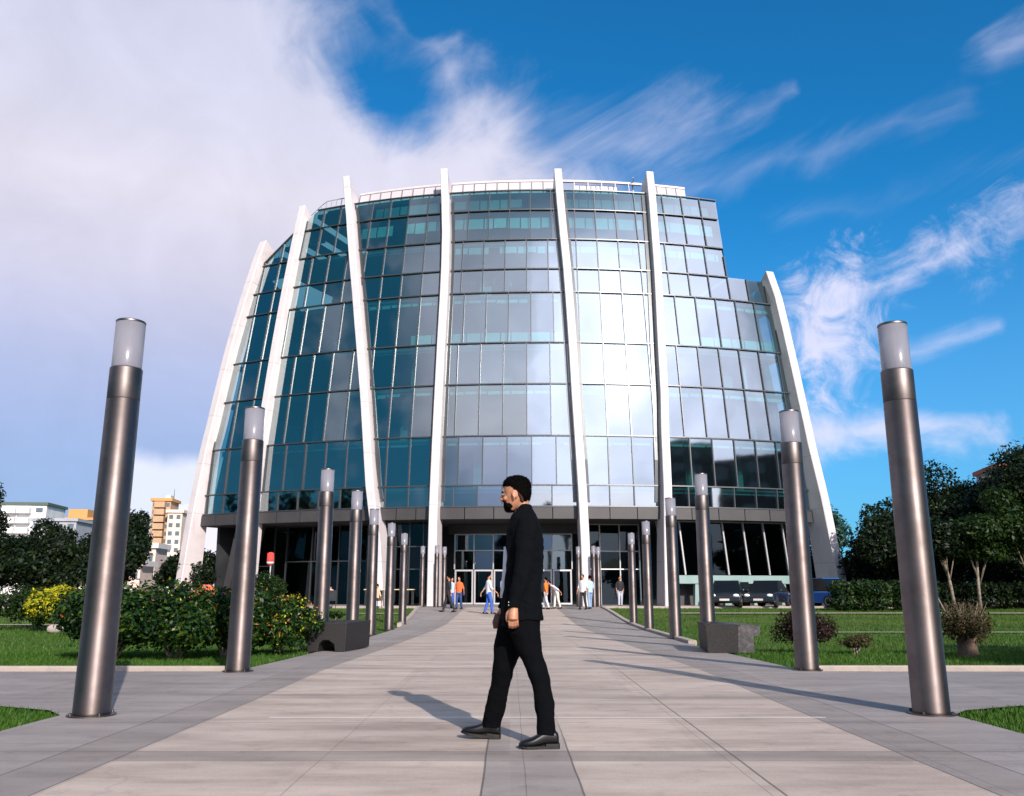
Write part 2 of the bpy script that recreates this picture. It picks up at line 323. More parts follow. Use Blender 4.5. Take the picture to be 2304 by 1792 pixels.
def paving_material():
    m = bpy.data.materials.new('stone_paving'); m.use_nodes = True; nt = m.node_tree; g = G(nt); b = nt.nodes['Principled BSDF']
    P = g.node('ShaderNodeTexCoord').outputs['Object']
    wob = g.noise(P, 1.1, 3, .5)
    S = g.sep(P); x0, y0 = S[0], S[1]
    wx = g.m('MULTIPLY', g.m('SUBTRACT', wob, .5), .022)
    x = g.m('ADD', x0, wx); y = g.m('ADD', y0, g.m('MULTIPLY', wx, .6))
    def band(v, a, b_, e=.006): return g.m('MULTIPLY', g.sm(v, a - e, a + e), g.sm(v, b_ + e, b_ - e))
    def joint(v, a, w=.006): return g.sm(g.m('ABSOLUTE', g.m('SUBTRACT', v, a)), w, w * .35)
    st = g.noise(g.v('MULTIPLY', P, (.55, 2.2, 1)), 1.3, 7, .62); fine = g.noise(P, 55, 3, .7); mot = g.noise(P, 4.5, 6, .65)
    spk = g.noise(P, 160, 2, .6)
    beige = g.ramp(st, [(.28, (.265, .211, .178)), (.50, (.40, .328, .280)), (.72, (.505, .424, .366))])
    grey = g.ramp(st, [(.28, (.188, .165, .156)), (.5, (.252, .224, .213)), (.72, (.308, .275, .262))])
    grey_d = g.ramp(st, [(.28, (.165, .141, .127)), (.5, (.22, .190, .172)), (.72, (.27, .234, .212))])
    inner = band(x, -2.4, 2.45)
    col = g.mix(inner, grey, beige)
    col = g.mix(g.m('MULTIPLY', band(x, -.15, .37), g.sm(y, 6.1, 6.3, .85, .40)), col, grey)
    xb = g.m('MAXIMUM', band(x, -2.83, -2.4), band(x, 2.45, 2.85)); near = g.sm(y, 7.4, 7.2)
    col = g.mix(g.m('MULTIPLY', xb, .55), col, grey_d)
    # crosswise bands every few metres
    ym = g.m('MODULO', g.m('ADD', y, 100.0 - 4.85), 3.05)
    cb = g.m('MULTIPLY', band(ym, 0, .32), band(x, -2.83, 2.85)); col = g.mix(g.m('MULTIPLY', cb, g.sm(y, 5.2, 7.5, .75, .38)), col, grey_d)
    # the side path and far forecourt are plain grey
    side = g.m('MULTIPLY', band(y, 7.9, 11.4, .02), g.sm(g.m('ABSOLUTE', x), 2.9, 3.2)); col = g.mix(side, col, g.v('SCALE', grey, scale=.92))
    fore = g.sm(y, 48.4, 48.6); col = g.mix(fore, col, grey)
    # slab to slab tone
    vx = g.m('FLOOR', g.m('DIVIDE', x, 1.23)); vy = g.m('FLOOR', g.m('DIVIDE', g.m('ADD', y, .4), 1.525))
    wn = g.node('ShaderNodeTexWhiteNoise', noise_dimensions='2D'); g.put(wn.inputs['Vector'], g.comb(vx, vy, 0))
    tone = g.m('ADD', .91, g.m('MULTIPLY', wn.outputs[0], .17)); col = g.v('SCALE', col, scale=tone)
    # stains and grain
    col = g.mix(g.m('MULTIPLY', g.sm(mot, .52, .72), .42), col, g.v('SCALE', col, scale=.62))
    col = g.v('SCALE', col, scale=g.m('ADD', .80, g.m('MULTIPLY', fine, .40)))
    col = g.mix(g.m('MULTIPLY', g.sm(spk, .66, .74), .35), col, (.12, .11, .11, 1))
    vor = g.node('ShaderNodeTexVoronoi', feature='DISTANCE_TO_EDGE'); vor.inputs['Scale'].default_value = .42; g.put(vor.inputs['Vector'], g.v('ADD', P, g.v('SCALE', g.comb(wob, g.noise(P, 3, 5), 0), scale=1.1)))
    crack = g.m('MULTIPLY', g.sm(vor.outputs['Distance'], .006, .001), g.sm(g.noise(P, .5, 2), .50, .58)); col = g.mix(g.m('MULTIPLY', crack, .16), col, (.09, .08, .075, 1))
    gv = g.node('ShaderNodeTexVoronoi', feature='F1'); gv.inputs['Scale'].default_value = 1.35; g.put(gv.inputs['Vector'], P)
    gum = g.m('MULTIPLY', g.sm(gv.outputs['Distance'], .055, .03), g.sm(g.sep(gv.outputs['Color'])[0], .55, .6)); col = g.mix(g.m('MULTIPLY', gum, .35), col, (.13, .115, .11, 1))
    J = joint(x, -2.4, .009)
    for a in (2.45, 2.85, -2.83, -.15, .37): J = g.m('MAXIMUM', J, g.m('MULTIPLY', joint(x, a, .008), 1.0 if abs(a) > 1 else g.sm(y, 5.9, 7.5, 1.0, .25)))
    jm = joint(g.m('MODULO', g.m('ADD', x, 101.38), 1.23), .6, .005); J = g.m('MAXIMUM', J, g.m('MULTIPLY', jm, .45))
    jb = joint(x, 1.38, .010); J = g.m('MAXIMUM', J, jb)
    for a in (.004, .32, 1.55): J = g.m('MAXIMUM', J, g.m('MULTIPLY', joint(ym, a, .009), .8))
    J = g.m('MAXIMUM', J, g.m('MULTIPLY', g.m('MULTIPLY', joint(g.m('MODULO', g.m('ADD', y, 100.), 1.525), .9, .008), g.sm(g.m('ABSOLUTE', x), 2.8, 2.83)), .6))
    # thin pale metal strip across the path
    strip = g.m('MULTIPLY', joint(y, 7.33, .022), band(x, -1.95, 2.55)); J = g.m('MULTIPLY', J, g.m('SUBTRACT', 1.0, strip))
    col = g.mix(g.m('MULTIPLY', J, g.sm(y, 5, 14, .75, .35)), col, (.075, .065, .06, 1)); col = g.mix(g.m('MULTIPLY', strip, .9), col, (.70, .66, .63, 1))
    g.put(b.inputs['Base Color'], col)
    g.put(b.inputs['Roughness'], g.m('ADD', .50, g.m('MULTIPLY', mot, .35))); b.inputs['Specular IOR Level'].default_value = .35
    bp = g.node('ShaderNodeBump'); bp.inputs['Strength'].default_value = .5; bp.inputs['Distance'].default_value = .004
    g.put(bp.inputs['Height'], g.m('SUBTRACT', g.m('ADD', fine, g.m('MULTIPLY', mot, .8)), g.m('MULTIPLY', J, 2.5))); nt.links.new(bp.outputs[0], b.inputs['Normal']); return m
M['pave'] = paving_material()
# main path sheet
yy = [-6, 6.55, 7.45, 7.75, 8.05, 9.6, 11.25, 11.26] + [p[0] for p in EDGE_L[1:]]
V = []; F = []
for y in yy:
    if y <= 8.05: l, r = -lerp_tab(EL, y), lerp_tab(EL, y) - .05
    elif y < 11.255: l, r = -4.6, 4.55
    else: l, r = -lerp_tab(EDGE_L, y), lerp_tab(EDGE_R, y)
    V += [(l, y, gz(y)), (0, y, gz(y)), (r, y, gz(y))]
F = [(i * 3 + k, i * 3 + k + 1, i * 3 + k + 4, i * 3 + k + 3) for i in range(len(yy) - 1) for k in (0, 1)]
tag(mesh_obj('path', V, F, M['pave']), kind='structure')
for s in (-1, 1):
    a = 4.6 if s < 0 else 4.55
    V = [(s * a, 8.06, 0), (s * 60, 8.06, 0), (s * 60, 11.25, .008), (s * a, 11.25, .008)]
    if s > 0: V = V[::-1]
    tag(mesh_obj('side_path', V, [(3, 2, 1, 0)], M['pave']), kind='structure')
tag(mesh_obj('forecourt', [(-60, 48.5, .1), (60, 48.5, .1), (60, 120, .1), (-60, 120, .1)], [(0, 1, 2, 3)], M['pave']), kind='structure')
# kerbs
def kerb(pts, w, h, parent=None):
    mb = MB(); P = [Vector(p) for p in pts]; rings = []
    for i, p in enumerate(P):
        t = (P[min(i + 1, len(P) - 1)] - P[max(i - 1, 0)]).normalized(); n = Vector((t.y, -t.x, 0)) * (w / 2)
        rings.append([p - n - Vector((0, 0, .06)), p + n - Vector((0, 0, .06)), p + n + Vector((0, 0, h - .012)), p + n * .86 + Vector((0, 0, h)), p - n * .86 + Vector((0, 0, h)), p - n + Vector((0, 0, h - .012))])
    mb.rings(rings); return mb.build('kerb', M['kerb'], parent)
M['kerb'] = mat('kerb_stone', (.36, .30, .26), .85, noise=(3, (.28, .24, .22), .4, .7), bump=(25, .5, .01))
kl = [(-3.62, 11.42, .02)] + [(-3.62 - 1.6 * i, 11.42, .02) for i in range(1, 30)]
tag(kerb(kl, .12, .04), kind='structure'); kr = [(3.9 + 1.6 * i, 11.5, .02) for i in range(0, 30)]; tag(kerb(kr, .12, .04), kind='structure')
tag(kerb([(-lerp_tab(EDGE_L, y) - .09, y, gz(y)) for y in (32, 34, 36, 38, 40, 42, 44, 46, 48.3)], .18, .09), kind='structure')
tag(kerb([(lerp_tab(EDGE_R, y) + .09, y, gz(y)) for y in (19, 22, 25, 28, 31, 34, 36, 38, 40, 42, 44, 46, 48.3)], .18, .07), kind='structure')
tag(kerb([(-60, 48.4, .1), (-5.05, 48.4, .1)], .2, .06), kind='structure'); tag(kerb([(5.1, 48.4, .1), (60, 48.4, .1)], .2, .06), kind='structure')
for (x0, x1, y, w) in ((9.3, 45, 26.2, .45), (7.5, 45, 41.3, .7), (-45, -6, 33.0, .5), (-7.2, -4.8, 41.0, .5)):
    tag(mesh_obj('garden_path', [(x0, y - w / 2, gz(y - w / 2) + .004), (x1, y - w / 2, gz(y - w / 2) + .004), (x1, y + w / 2, gz(y + w / 2) + .004), (x0, y + w / 2, gz(y + w / 2) + .004)], [(0, 1, 2, 3)], M['kerb']), kind='structure')

# grass blades on the lawns nearest the camera
rng = np.random.default_rng(5)
def blades(name, regions, matl, label):
    Vs = []; n0 = 0
    for (n, x0, x1, y0, y1, h, test) in regions:
        x = rng.uniform(x0, x1, n); y = rng.uniform(y0, y1, n); keep = np.array([test(a, b) for a, b in zip(x, y)]); x, y = x[keep], y[keep]; n = len(x)
        z = np.array([gz(b) for b in y]) - .05
        a = rng.uniform(0, 6.283, n); w = rng.uniform(.004, .008, n) * (h / .05) * 1.2; hh = h * rng.uniform(.6, 1.5, n); tl = rng.normal(0, .35, (n, 2))
        p0 = np.stack([x - w * np.cos(a), y - w * np.sin(a), z], 1); p1 = np.stack([x + w * np.cos(a), y + w * np.sin(a), z], 1)
        p2 = np.stack([x + tl[:, 0] * hh, y + tl[:, 1] * hh, z + hh], 1)
        Vs.append(np.stack([p0, p1, p2], 1).reshape(-1, 3))
    Vv = np.concatenate(Vs); n = len(Vv) // 3
    me = bpy.data.meshes.new(name); me.vertices.add(len(Vv)); me.vertices.foreach_set('co', Vv.ravel().astype(np.float32))
    me.loops.add(3 * n); me.loops.foreach_set('vertex_index', np.arange(3 * n, dtype=np.int32)); me.polygons.add(n)
    me.polygons.foreach_set('loop_start', np.arange(0, 3 * n, 3, dtype=np.int32)); me.update(calc_edges=True); me.materials.append(matl)
    o = bpy.data.objects.new(name, me); C.objects.link(o); return tag(o, label, 'grass', kind='stuff')
M['blade'] = leaf_mat('grass_blade', [(.018, .052, .008), (.038, .105, .012), (.085, .150, .020)], .5, .5)
left_ok = lambda x, y: x < -lerp_tab(EDGE_L, y) - .1 if y > 11.3 else True
right_ok = lambda x, y: x > lerp_tab(EDGE_R, y) + .1 if y > 11.3 else True
cornerL = lambda x, y: -x > lerp_tab(EL, y) + .01; cornerR = lambda x, y: x > lerp_tab(EL, y) - .04
blades('grass', [(48000, -12, -3.5, 11.55, 16.5, .06, left_ok), (20000, -16, -3.6, 16.5, 28, .06, left_ok), (20000, -26, -3.9, 28, 48, .075, left_ok), (26000, -6.5, -3.7, 5.6, 8.0, .055, cornerL)], M['blade'], 'short green grass of the lawn left of the path')
blades('grass', [(48000, 3.7, 13, 11.62, 16.5, .06, right_ok), (22000, 3.8, 19, 16.5, 28, .06, right_ok), (26000, 4.2, 30, 28, 48, .075, right_ok), (26000, 3.6, 6.5, 5.6, 8.0, .055, cornerR)], M['blade'], 'short green grass of the lawn right of the path')

# ------------------------------------------------------------------ the glass building
CX, R0, YC = 2.65, 48.6, 100.6
def S(ph, z, off=0.0):
    r = R0 - (.05 * z + .003 * z * z if z > 9 else .693 + .018 * (z - 9)) + off; a = R_(ph); return Vector((CX + r * math.sin(a), YC - r * math.cos(a), z))
def S0(ph, z, off=0.0):   # the ribs keep one even curve down to the ground
    r = R0 - .05 * z - .003 * z * z + off; a = R_(ph); return Vector((CX + r * math.sin(a), YC - r * math.cos(a), z))
def SN(ph): a = R_(ph); return Vector((math.sin(a), -math.cos(a), .1))
RIB = {
 'A': [(-27.45, 26.49), (-27.8, 25.2), (-28.3, 21.9), (-28.8, 18.1), (-29.3, 12.1), (-29.5, 10.9), (-29.8, 6.6), (-30.08, 1.3), (-30.1, 0)],
 'B': [(-23.6, 28.94), (-23.6, 24.6), (-23.6, 20), (-23.6, 13.7), (-23.65, 10.4), (-23.8, 6.4), (-23.97, 1.4), (-24, 0)],
 'C': [(-19.3, 30.92), (-18.16, 27.3), (-17.2, 23.8), (-16.3, 20.5), (-15.4, 16.8), (-14.6, 13.2), (-13.98, 9.8), (-13.57, 7.4), (-13.15, 5.6), (-12.72, 3.8), (-12.44, 1.8), (-12.3, 0)],
 'D': [(-9.5, 30.48), (-9.14, 27.8), (-8.85, 25.1), (-8.71, 22.4), (-8.66, 20), (-8.64, 13), (-8.64, 6), (-8.6, 3.6), (-8.55, 0)],
 'E': [(.92, 30.11), (1.05, 27.5), (1.22, 24.8), (1.41, 22.2), (1.53, 19.8), (1.67, 16.3), (1.77, 13), (2.04, 7), (2.14, 3.4), (2.14, 0)],
 'F': [(9.38, 30.21), (9.3, 27.8), (9.16, 25.1), (9.05, 22.4), (8.9, 20), (8.7, 16.5), (8.57, 13), (8.4, 11), (8.26, 7), (8.02, 3.75), (7.84, 0)],
 'G': [(19.55, 22.84), (19.9, 20.9), (20.04, 17.2), (20.2, 13.5), (20.4, 10), (20.79, 6.6), (21.0, 3.7), (21.3, 1.3), (21.35, 0)]}
def rphi(k, z):
    T = RIB[k]
    if z >= T[0][1]: return T[0][0]
    for (a, za), (b, zb) in zip(T, T[1:]):
        if z >= zb: return b + (a - b) * (z - zb) / (za - zb)
    return T[-1][0]
bld = thing('office_building', 'curved teal glass office building with seven tall white ribs at the end of the path', 'building', (CX, 52, .1))
def bbuild(mb, name, m, parent=None, smooth=False):
    o = mb.build(name, m, None, smooth)
    o.parent = parent or bld
    o.matrix_parent_inverse = Matrix.Translation(-Vector(bld.location)) if parent is None else Matrix.Identity(4)
    return o
rnd = random.Random(3)
LV = [6.03, 7.34, 10.47, 13.91, 16.78, 20.45, 22.23, 24.53, 28.6]
def clip(P, f):
    out = []
    for i in range(len(P)):
        a, b = P[i], P[(i + 1) % len(P)]; fa, fb = f(a), f(b)
        if fa >= 0: out.append(a)
        if (fa >= 0) != (fb >= 0): t = fa / (fa - fb); out.append((a[0] + (b[0] - a[0]) * t, a[1] + (b[1] - a[1]) * t))
    return out
DPH = 1.83
def cells(kl, kr, z0, z1, dph=DPH, phs=0.0):
    l0, l1, r0, r1 = rphi(kl, z0), rphi(kl, z1), rphi(kr, z0), rphi(kr, z1)
    if kr == 'G' and z0 > 22.1: r0, r1 = 15.75, (15.6 if z1 < 25 else 15.9)
    out = []; k0 = int(math.floor((min(l0, l1) - phs) / dph)); k1 = int(math.ceil((max(r0, r1) - phs) / dph))
    for k in range(k0, k1):
        a, b = phs + k * dph, phs + (k + 1) * dph
        P = [(a, z0), (b, z0), (b, z1), (a, z1)]
        P = clip(P, lambda p: p[0] - (l0 + (l1 - l0) * (p[1] - z0) / (z1 - z0)))
        if P: P = clip(P, lambda p: (r0 + (r1 - r0) * (p[1] - z0) / (z1 - z0)) - p[0])
        if P: P = clip(P, lambda p: 24.7 + .74 * (p[0] + 27.5) - p[1])
        if len(P) < 3: continue
        ar = abs(sum(P[i][0] * P[(i + 1) % len(P)][1] - P[(i + 1) % len(P)][0] * P[i][1] for i in range(len(P)))) / 2
        if ar > .05: out.append((k, P))
    return out
bays = [('A', 'B'), ('B', 'C'), ('C', 'D'), ('D', 'E'), ('E', 'F'), ('F', 'G')]
for bi, (kl, kr) in enumerate(bays):
    for li, (z0, z1) in enumerate(zip(LV, LV[1:])):
        phs = [0.15, .15, .15, -.1, .5, 1.0][bi] + (.35 if li % 3 == 1 else 0) * (bi % 2)
        cl = cells(kl, kr, z0, z1, phs=phs)
        if not cl: continue
        gm, fm = MB(), MB()
        for k, P in cl:
            # whole pane leans a few millimetres off the surface
            ja, jb, jc = rnd.gauss(0, .006), rnd.gauss(0, .0035), rnd.gauss(0, .006)
            pm = sum(p[0] for p in P) / len(P)
            pts = []
            for (ph, z) in P:
                o_ = ja + jb * (ph - pm) + jc * (z - (z0 + z1) / 2) / (z1 - z0) * 1.0
                pts.append(S(ph, z, o_))
            # flatten to a true plane
            c = sum(pts, Vector()) / len(pts); n = (pts[1] - pts[0]).cross(pts[-1] - pts[0]).normalized()
            if n.dot(SN(pm)) < 0: n = -n
            pts = [p - n * (p - c).dot(n) for p in pts]
            gm.add(pts, [tuple(range(len(pts)))])
            for i in range(len(P)):
                a, b = P[i], P[(i + 1) % len(P)]
                if abs(a[0] - b[0]) < 1e-3 and abs(a[0] - (phs + k * DPH)) < 1e-3 and abs(a[1] - b[1]) > .05:
                    fm.bar(S(a[0], a[1], .045), S(b[0], b[1], .045), SN(a[0]), .065, .10)
                if abs(a[1] - b[1]) < 1e-4 and (abs(a[1] - z0) < 1e-3 or (li == len(LV) - 2) or (kr == 'G' and li == 4 and a[1] > z0 + .1)) and abs(a[0] - b[0]) > .02:
                    fm.bar(S(a[0], a[1], .050), S(b[0], b[1], .050), SN(a[0]), .075, .125)
                if abs(a[1] - b[1]) > .3 and abs(a[0] - b[0]) > .02 and li >= 6 and kl == 'A':
                    fm.bar(S(a[0], a[1], .045), S(b[0], b[1], .045), SN(a[0]), .10, .12)
        w = bbuild(gm, 'window', M['glass']); fo = fm.build('frame', M['mullion']); fo.parent = w
    # extra transoms of the top storey
for (kl, kr) in bays:
    fm = MB(); n = 8
    for zt in (26.95,):
        a0, a1 = rphi(kl, zt), rphi(kr, zt) if kr != 'G' else 15.7
        if kl == 'A': continue
        for i in range(n):
            a, b = a0 + (a1 - a0) * i / n, a0 + (a1 - a0) * (i + 1) / n
            fm.bar(S(a, zt, .05), S(b, zt, .05), SN(a), .06, .12)
        bbuild(fm, 'transom', M['mullion'])
# floors, inner walls, blinds
def arc_band(mb, pa, pb, z0, z1, o0, o1, n=None):
    n = n or max(2, int((pb - pa) / 1.0))
    for i in range(n):
        a, b = pa + (pb - pa) * i / n, pa + (pb - pa) * (i + 1) / n
        mb.hexa([S(a, z0, o1), S(b, z0, o1), S(b, z0, o0), S(a, z0, o0), S(a, z1, o1), S(b, z1, o1), S(b, z1, o0), S(a, z1, o0)][::1])
for z in (7.3, 10.44, 13.88, 16.75, 20.42, 24.5):
    mb = MB(); pb = 20.0 if z < 22 else 15.3
    arc_band(mb, -28.6 if z < 23 else -26, pb, z - .38, z - .04, -7.5, -.42, 40); bbuild(mb, 'floor_slab', M['slab'])
mb = MB()
for i in range(48):
    a, b = -29 + 49.2 * i / 48, -29 + 49.2 * (i + 1) / 48
    zt = 22.2 if a > 15.2 else min(28.5, 24.2 + .74 * (a + 27.5))
    mb.hexa([S(a, 5.4, -7.6), S(b, 5.4, -7.6), S(b, 5.4, -8.0), S(a, 5.4, -8.0), S(a, zt, -7.6), S(b, zt, -7.6), S(b, zt, -8.0), S(a, zt, -8.0)])
bbuild(mb, 'inner_wall', M['core'])
def blinds(pa, pb, z0, z1, m, gap=.12, off=-.30, drop=.0):
    mb = MB(); a = pa
    while a < pb:
        w = rnd.choice([.85, 1.2, 1.6, 1.83]); b = min(a + w, pb)
        if rnd.random() < .93 and b - a > .3:
            d = rnd.uniform(0, drop)
            mb.hexa([S(a + .06, z0 + d, off - .04), S(b - .06, z0 + d, off - .04), S(b - .06, z0 + d, off), S(a + .06, z0 + d, off), S(a + .06, z1, off - .04), S(b - .06, z1, off - .04), S(b - .06, z1, off), S(a + .06, z1, off)])
        a = b
    bbuild(mb, 'blind', m)
for kl, kr in bays:
    for (z0, z1, m, dr, ok) in ((16.86, 17.6, 'blind', .0, 'CDEF'), (23.55, 24.1, 'blind', .1, 'DEF'), (25.55, 26.45, 'blind', .15, 'CDEFG'), (27.15, 28.0, 'blind_grey', .2, 'CDEFG'),
                            (13.25, 13.5, 'blind', .1, 'CDEFG'), (19.75, 20.0, 'blind', .1, 'CDEFG'), (9.9, 10.05, 'blind', .05, 'BCDEFG')):
        if kl not in ok: continue
        a, b = rphi(kl, z1) + .6, rphi(kr, z1) - .5
        if kr == 'G' and z0 > 22: b = 15.4
        blinds(a, b, z0, z1, M[m], drop=dr)
# interior partitions and furniture silhouettes that show faintly through the glass
mb = MB()
for i in range(46):
    lv = rnd.randrange(0, 7); z0, z1 = LV[lv], LV[lv + 1] - .4; a = rnd.uniform(-27, 18.5)
    if lv >= 5 and (a > 14 or a < -21): continue
    w = rnd.uniform(.2, 1.1); o_ = rnd.uniform(-4, -1.2)
    mb.hexa([S(a, z0, o_ - .2), S(a + w, z0, o_ - .2), S(a + w, z0, o_), S(a, z0, o_), S(a, z1, o_ - .2), S(a + w, z1, o_ - .2), S(a + w, z1, o_), S(a, z1, o_)])
bbuild(mb, 'partition', M['blind_grey'])
# ribs
for k, T in RIB.items():
    mb = MB(); rings = []
    zt, zb = T[0][1], .1; hw = .265 if k not in 'AG' else .31
    zs = [zb + (zt - zb) * i / 34 for i in range(35)]
    for z in zs:
        ph = rphi(k, z); t = max(0.0, (z - (zt - 3.2)) / 3.2)
        dep_in = -.45 - (1.7 * t if k != 'G' else 1.2 * t); o_out = .66
        if k == 'G': o_out += .5 * (1 - z / zt)
        zi = z - (1.9 * t)
        sl = SN(ph); e = Vector((math.cos(R_(ph)), math.sin(R_(ph)), 0))
        po = S0(ph, z, o_out); pin = S0(ph, z, dep_in - .55 * max(0, 1 - z / 9)); pin.z = zi
        c = .04
        rings.append([pin - e * hw, pin + e * hw, po + e * hw - sl * c, po + e * (hw - c), po - e * (hw - c), po - e * hw - sl * c])
    mb.rings(rings); rb = bbuild(mb, 'rib', M['rib'])
    # recessed dark joint beside the rib
    if k in 'CDEF':
        for s_ in (1,) if k == 'F' else (-1, 1):
            jm = MB()
            for z0, z1 in zip(zs, zs[1:]):
                if z1 > 28.5 or z0 < 5.9: continue
                ds = .42 if k != 'F' else -.42
                p0, p1 = rphi(k, z0), rphi(k, z1); off = (s_ * .42) if k != 'F' else -.45
                q0, q1 = S(p0, z0, .03), S(p1, z1, .03); e0 = Vector((math.cos(R_(p0)), math.sin(R_(p0)), 0))
                jm.bar(q0 + e0 * off, q1 + e0 * off, SN(p0), .18 if k != 'F' else .26, .09)
            bbuild(jm, 'edge_frame', M['mullion'])
# fascia per bay, with joints
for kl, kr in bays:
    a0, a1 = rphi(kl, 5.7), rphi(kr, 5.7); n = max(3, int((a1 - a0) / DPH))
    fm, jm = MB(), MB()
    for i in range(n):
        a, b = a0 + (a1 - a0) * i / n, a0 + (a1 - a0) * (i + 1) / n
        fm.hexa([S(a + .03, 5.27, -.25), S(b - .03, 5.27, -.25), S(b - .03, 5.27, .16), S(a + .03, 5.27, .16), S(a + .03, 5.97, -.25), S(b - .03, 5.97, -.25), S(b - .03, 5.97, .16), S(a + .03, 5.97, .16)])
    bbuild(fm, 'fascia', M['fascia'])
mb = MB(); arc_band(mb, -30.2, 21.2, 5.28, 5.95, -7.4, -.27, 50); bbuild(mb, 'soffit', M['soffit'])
# ground floor: set-back dark glazing
def ground_bay(kl, kr, off, zs_, step, gl, fr, z_top=5.25, fw=.07, lean=0.0):
    a0, a1 = rphi(kl, 3) + .35, rphi(kr, 3) - .35
    gm, fm = MB(), MB(); n = max(2, round((a1 - a0) / step))
    for i in range(n):
        a, b = a0 + (a1 - a0) * i / n, a0 + (a1 - a0) * (i + 1) / n
        for z0, z1 in zip(zs_, zs_[1:]):
            j = rnd.gauss(0, .012); k2 = rnd.gauss(0, .015)
            gm.add([S(a, z0, off + j), S(b, z0, off + k2), S(b, z1, off - j), S(a, z1, off - k2)], [(0, 1, 2, 3)])
    for i in range(n + 1):
        a = a0 + (a1 - a0) * i / n; fm.bar(S(a, zs_[0], off + .05), S(a + lean, zs_[-1], off + .05), SN(a), fw, .12)
    for z in zs_[1:]:
        for i in range(n):
            a, b = a0 + (a1 - a0) * i / n, a0 + (a1 - a0) * (i + 1) / n; fm.bar(S(a, z, off + .05), S(b, z, off + .05), SN(a), fw * .9, .14)
    w = bbuild(gm, 'window', gl); f = fm.build('frame', fr); f.parent = w
ground_bay('A', 'B', -2.6, [.1, 2.6, 5.25], 2.4, M['glass_low'], M['mullion'])
ground_bay('B', 'C', -3.2, [.1, 2.9, 5.25], 2.8, M['glass_low'], M['mullion'])
ground_bay('C', 'D', -1.5, [.1, 2.3, 3.7, 5.25], 1.3, M['glass_low'], M['mullion'])
M['glass_entry'] = glass_mat('entrance_glass', (.10, .22, .24), (.55, .72, .76), .13, .03)
ground_bay('D', 'E', -4.2, [2.35, 3.55, 4.6], 1.75, M['glass_entry'], M['light_frame'])
ground_bay('E', 'F', -4.2, [.1, 2.35, 3.5, 5.25], 2.0, M['glass_low'], M['light_frame'])
ground_bay('F', 'G', -1.1, [1.95, 5.25], 1.9, M['glass_low'], M['light_frame'], fw=.09, lean=-.35)
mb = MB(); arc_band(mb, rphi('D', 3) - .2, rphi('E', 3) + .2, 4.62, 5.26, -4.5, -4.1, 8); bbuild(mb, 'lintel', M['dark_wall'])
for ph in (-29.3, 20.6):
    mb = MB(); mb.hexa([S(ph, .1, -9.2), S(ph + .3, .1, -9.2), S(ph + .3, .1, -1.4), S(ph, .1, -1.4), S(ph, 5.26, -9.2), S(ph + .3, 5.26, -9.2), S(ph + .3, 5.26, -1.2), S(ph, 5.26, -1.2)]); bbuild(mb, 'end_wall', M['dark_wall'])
# entrance doors, pair by pair
a0, a1 = rphi('D', 3) + .35, rphi('E', 3) - .35
for i in range(6):
    a, b = a0 + (a1 - a0) * i / 6 + .05, a0 + (a1 - a0) * (i + 1) / 6 - .05
    gm, fm = MB(), MB(); gm.add([S(a, .12, -4.2), S(b, .12, -4.2), S(b, 2.3, -4.2), S(a, 2.3, -4.2)], [(0, 1, 2, 3)])
    for q in (a + .05, b - .05): fm.bar(S(q, .12, -4.14), S(q, 2.3, -4.14), SN(q), .10, .1)
    fm.bar(S(a, 2.27, -4.13), S(b, 2.27, -4.13), SN(a), .10, .11); fm.bar(S(a, .17, -4.13), S(b, .17, -4.13), SN(a), .10, .11)
    d = bbuild(gm, 'door', M['glass_low']); f = fm.build('frame', M['light_frame']); f.parent = d
# pale sill band with openings under the right bay
mb = MB(); a0, a1 = rphi('F', 1) + .4, rphi('G', 1) - .3
arc_band(mb, a0, a1, 1.42, 1.92, -1.3, -.95, 14)
for i in range(6):
    a = a0 + (a1 - a0) * i / 5.2; mb.hexa([S(a, .1, -1.35), S(a + .55, .1, -1.35), S(a + .55, .1, -1.02), S(a, .1, -1.02), S(a + .1, 1.41, -1.35), S(a + .45, 1.41, -1.35), S(a + .45, 1.41, -1.02), S(a + .1, 1.41, -1.02)])
bbuild(mb, 'plinth', mat('mint_plinth', (.20, .30, .29), .5, noise=(.6, (.15, .24, .23), .4, .7)))
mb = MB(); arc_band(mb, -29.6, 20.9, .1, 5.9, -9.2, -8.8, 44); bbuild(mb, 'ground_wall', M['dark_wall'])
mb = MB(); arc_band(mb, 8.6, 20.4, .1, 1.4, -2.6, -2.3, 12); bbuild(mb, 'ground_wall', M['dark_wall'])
# slanted columns under the left end
for ph, w in ((-27.3, .55), (-25.6, .4)):
    mb = MB(); mb.hexa([S(ph - .6, .1, -1.6), S(ph - .6 + w, .1, -1.6), S(ph - .6 + w, .1, -.9), S(ph - .6, .1, -.9), S(ph + .5, 5.25, -1.6), S(ph + .6 + w * 1.6, 5.25, -1.6), S(ph + .6 + w * 1.6, 5.25, -.9), S(ph + .5, 5.25, -.9)])
    bbuild(mb, 'column', M['fascia'])
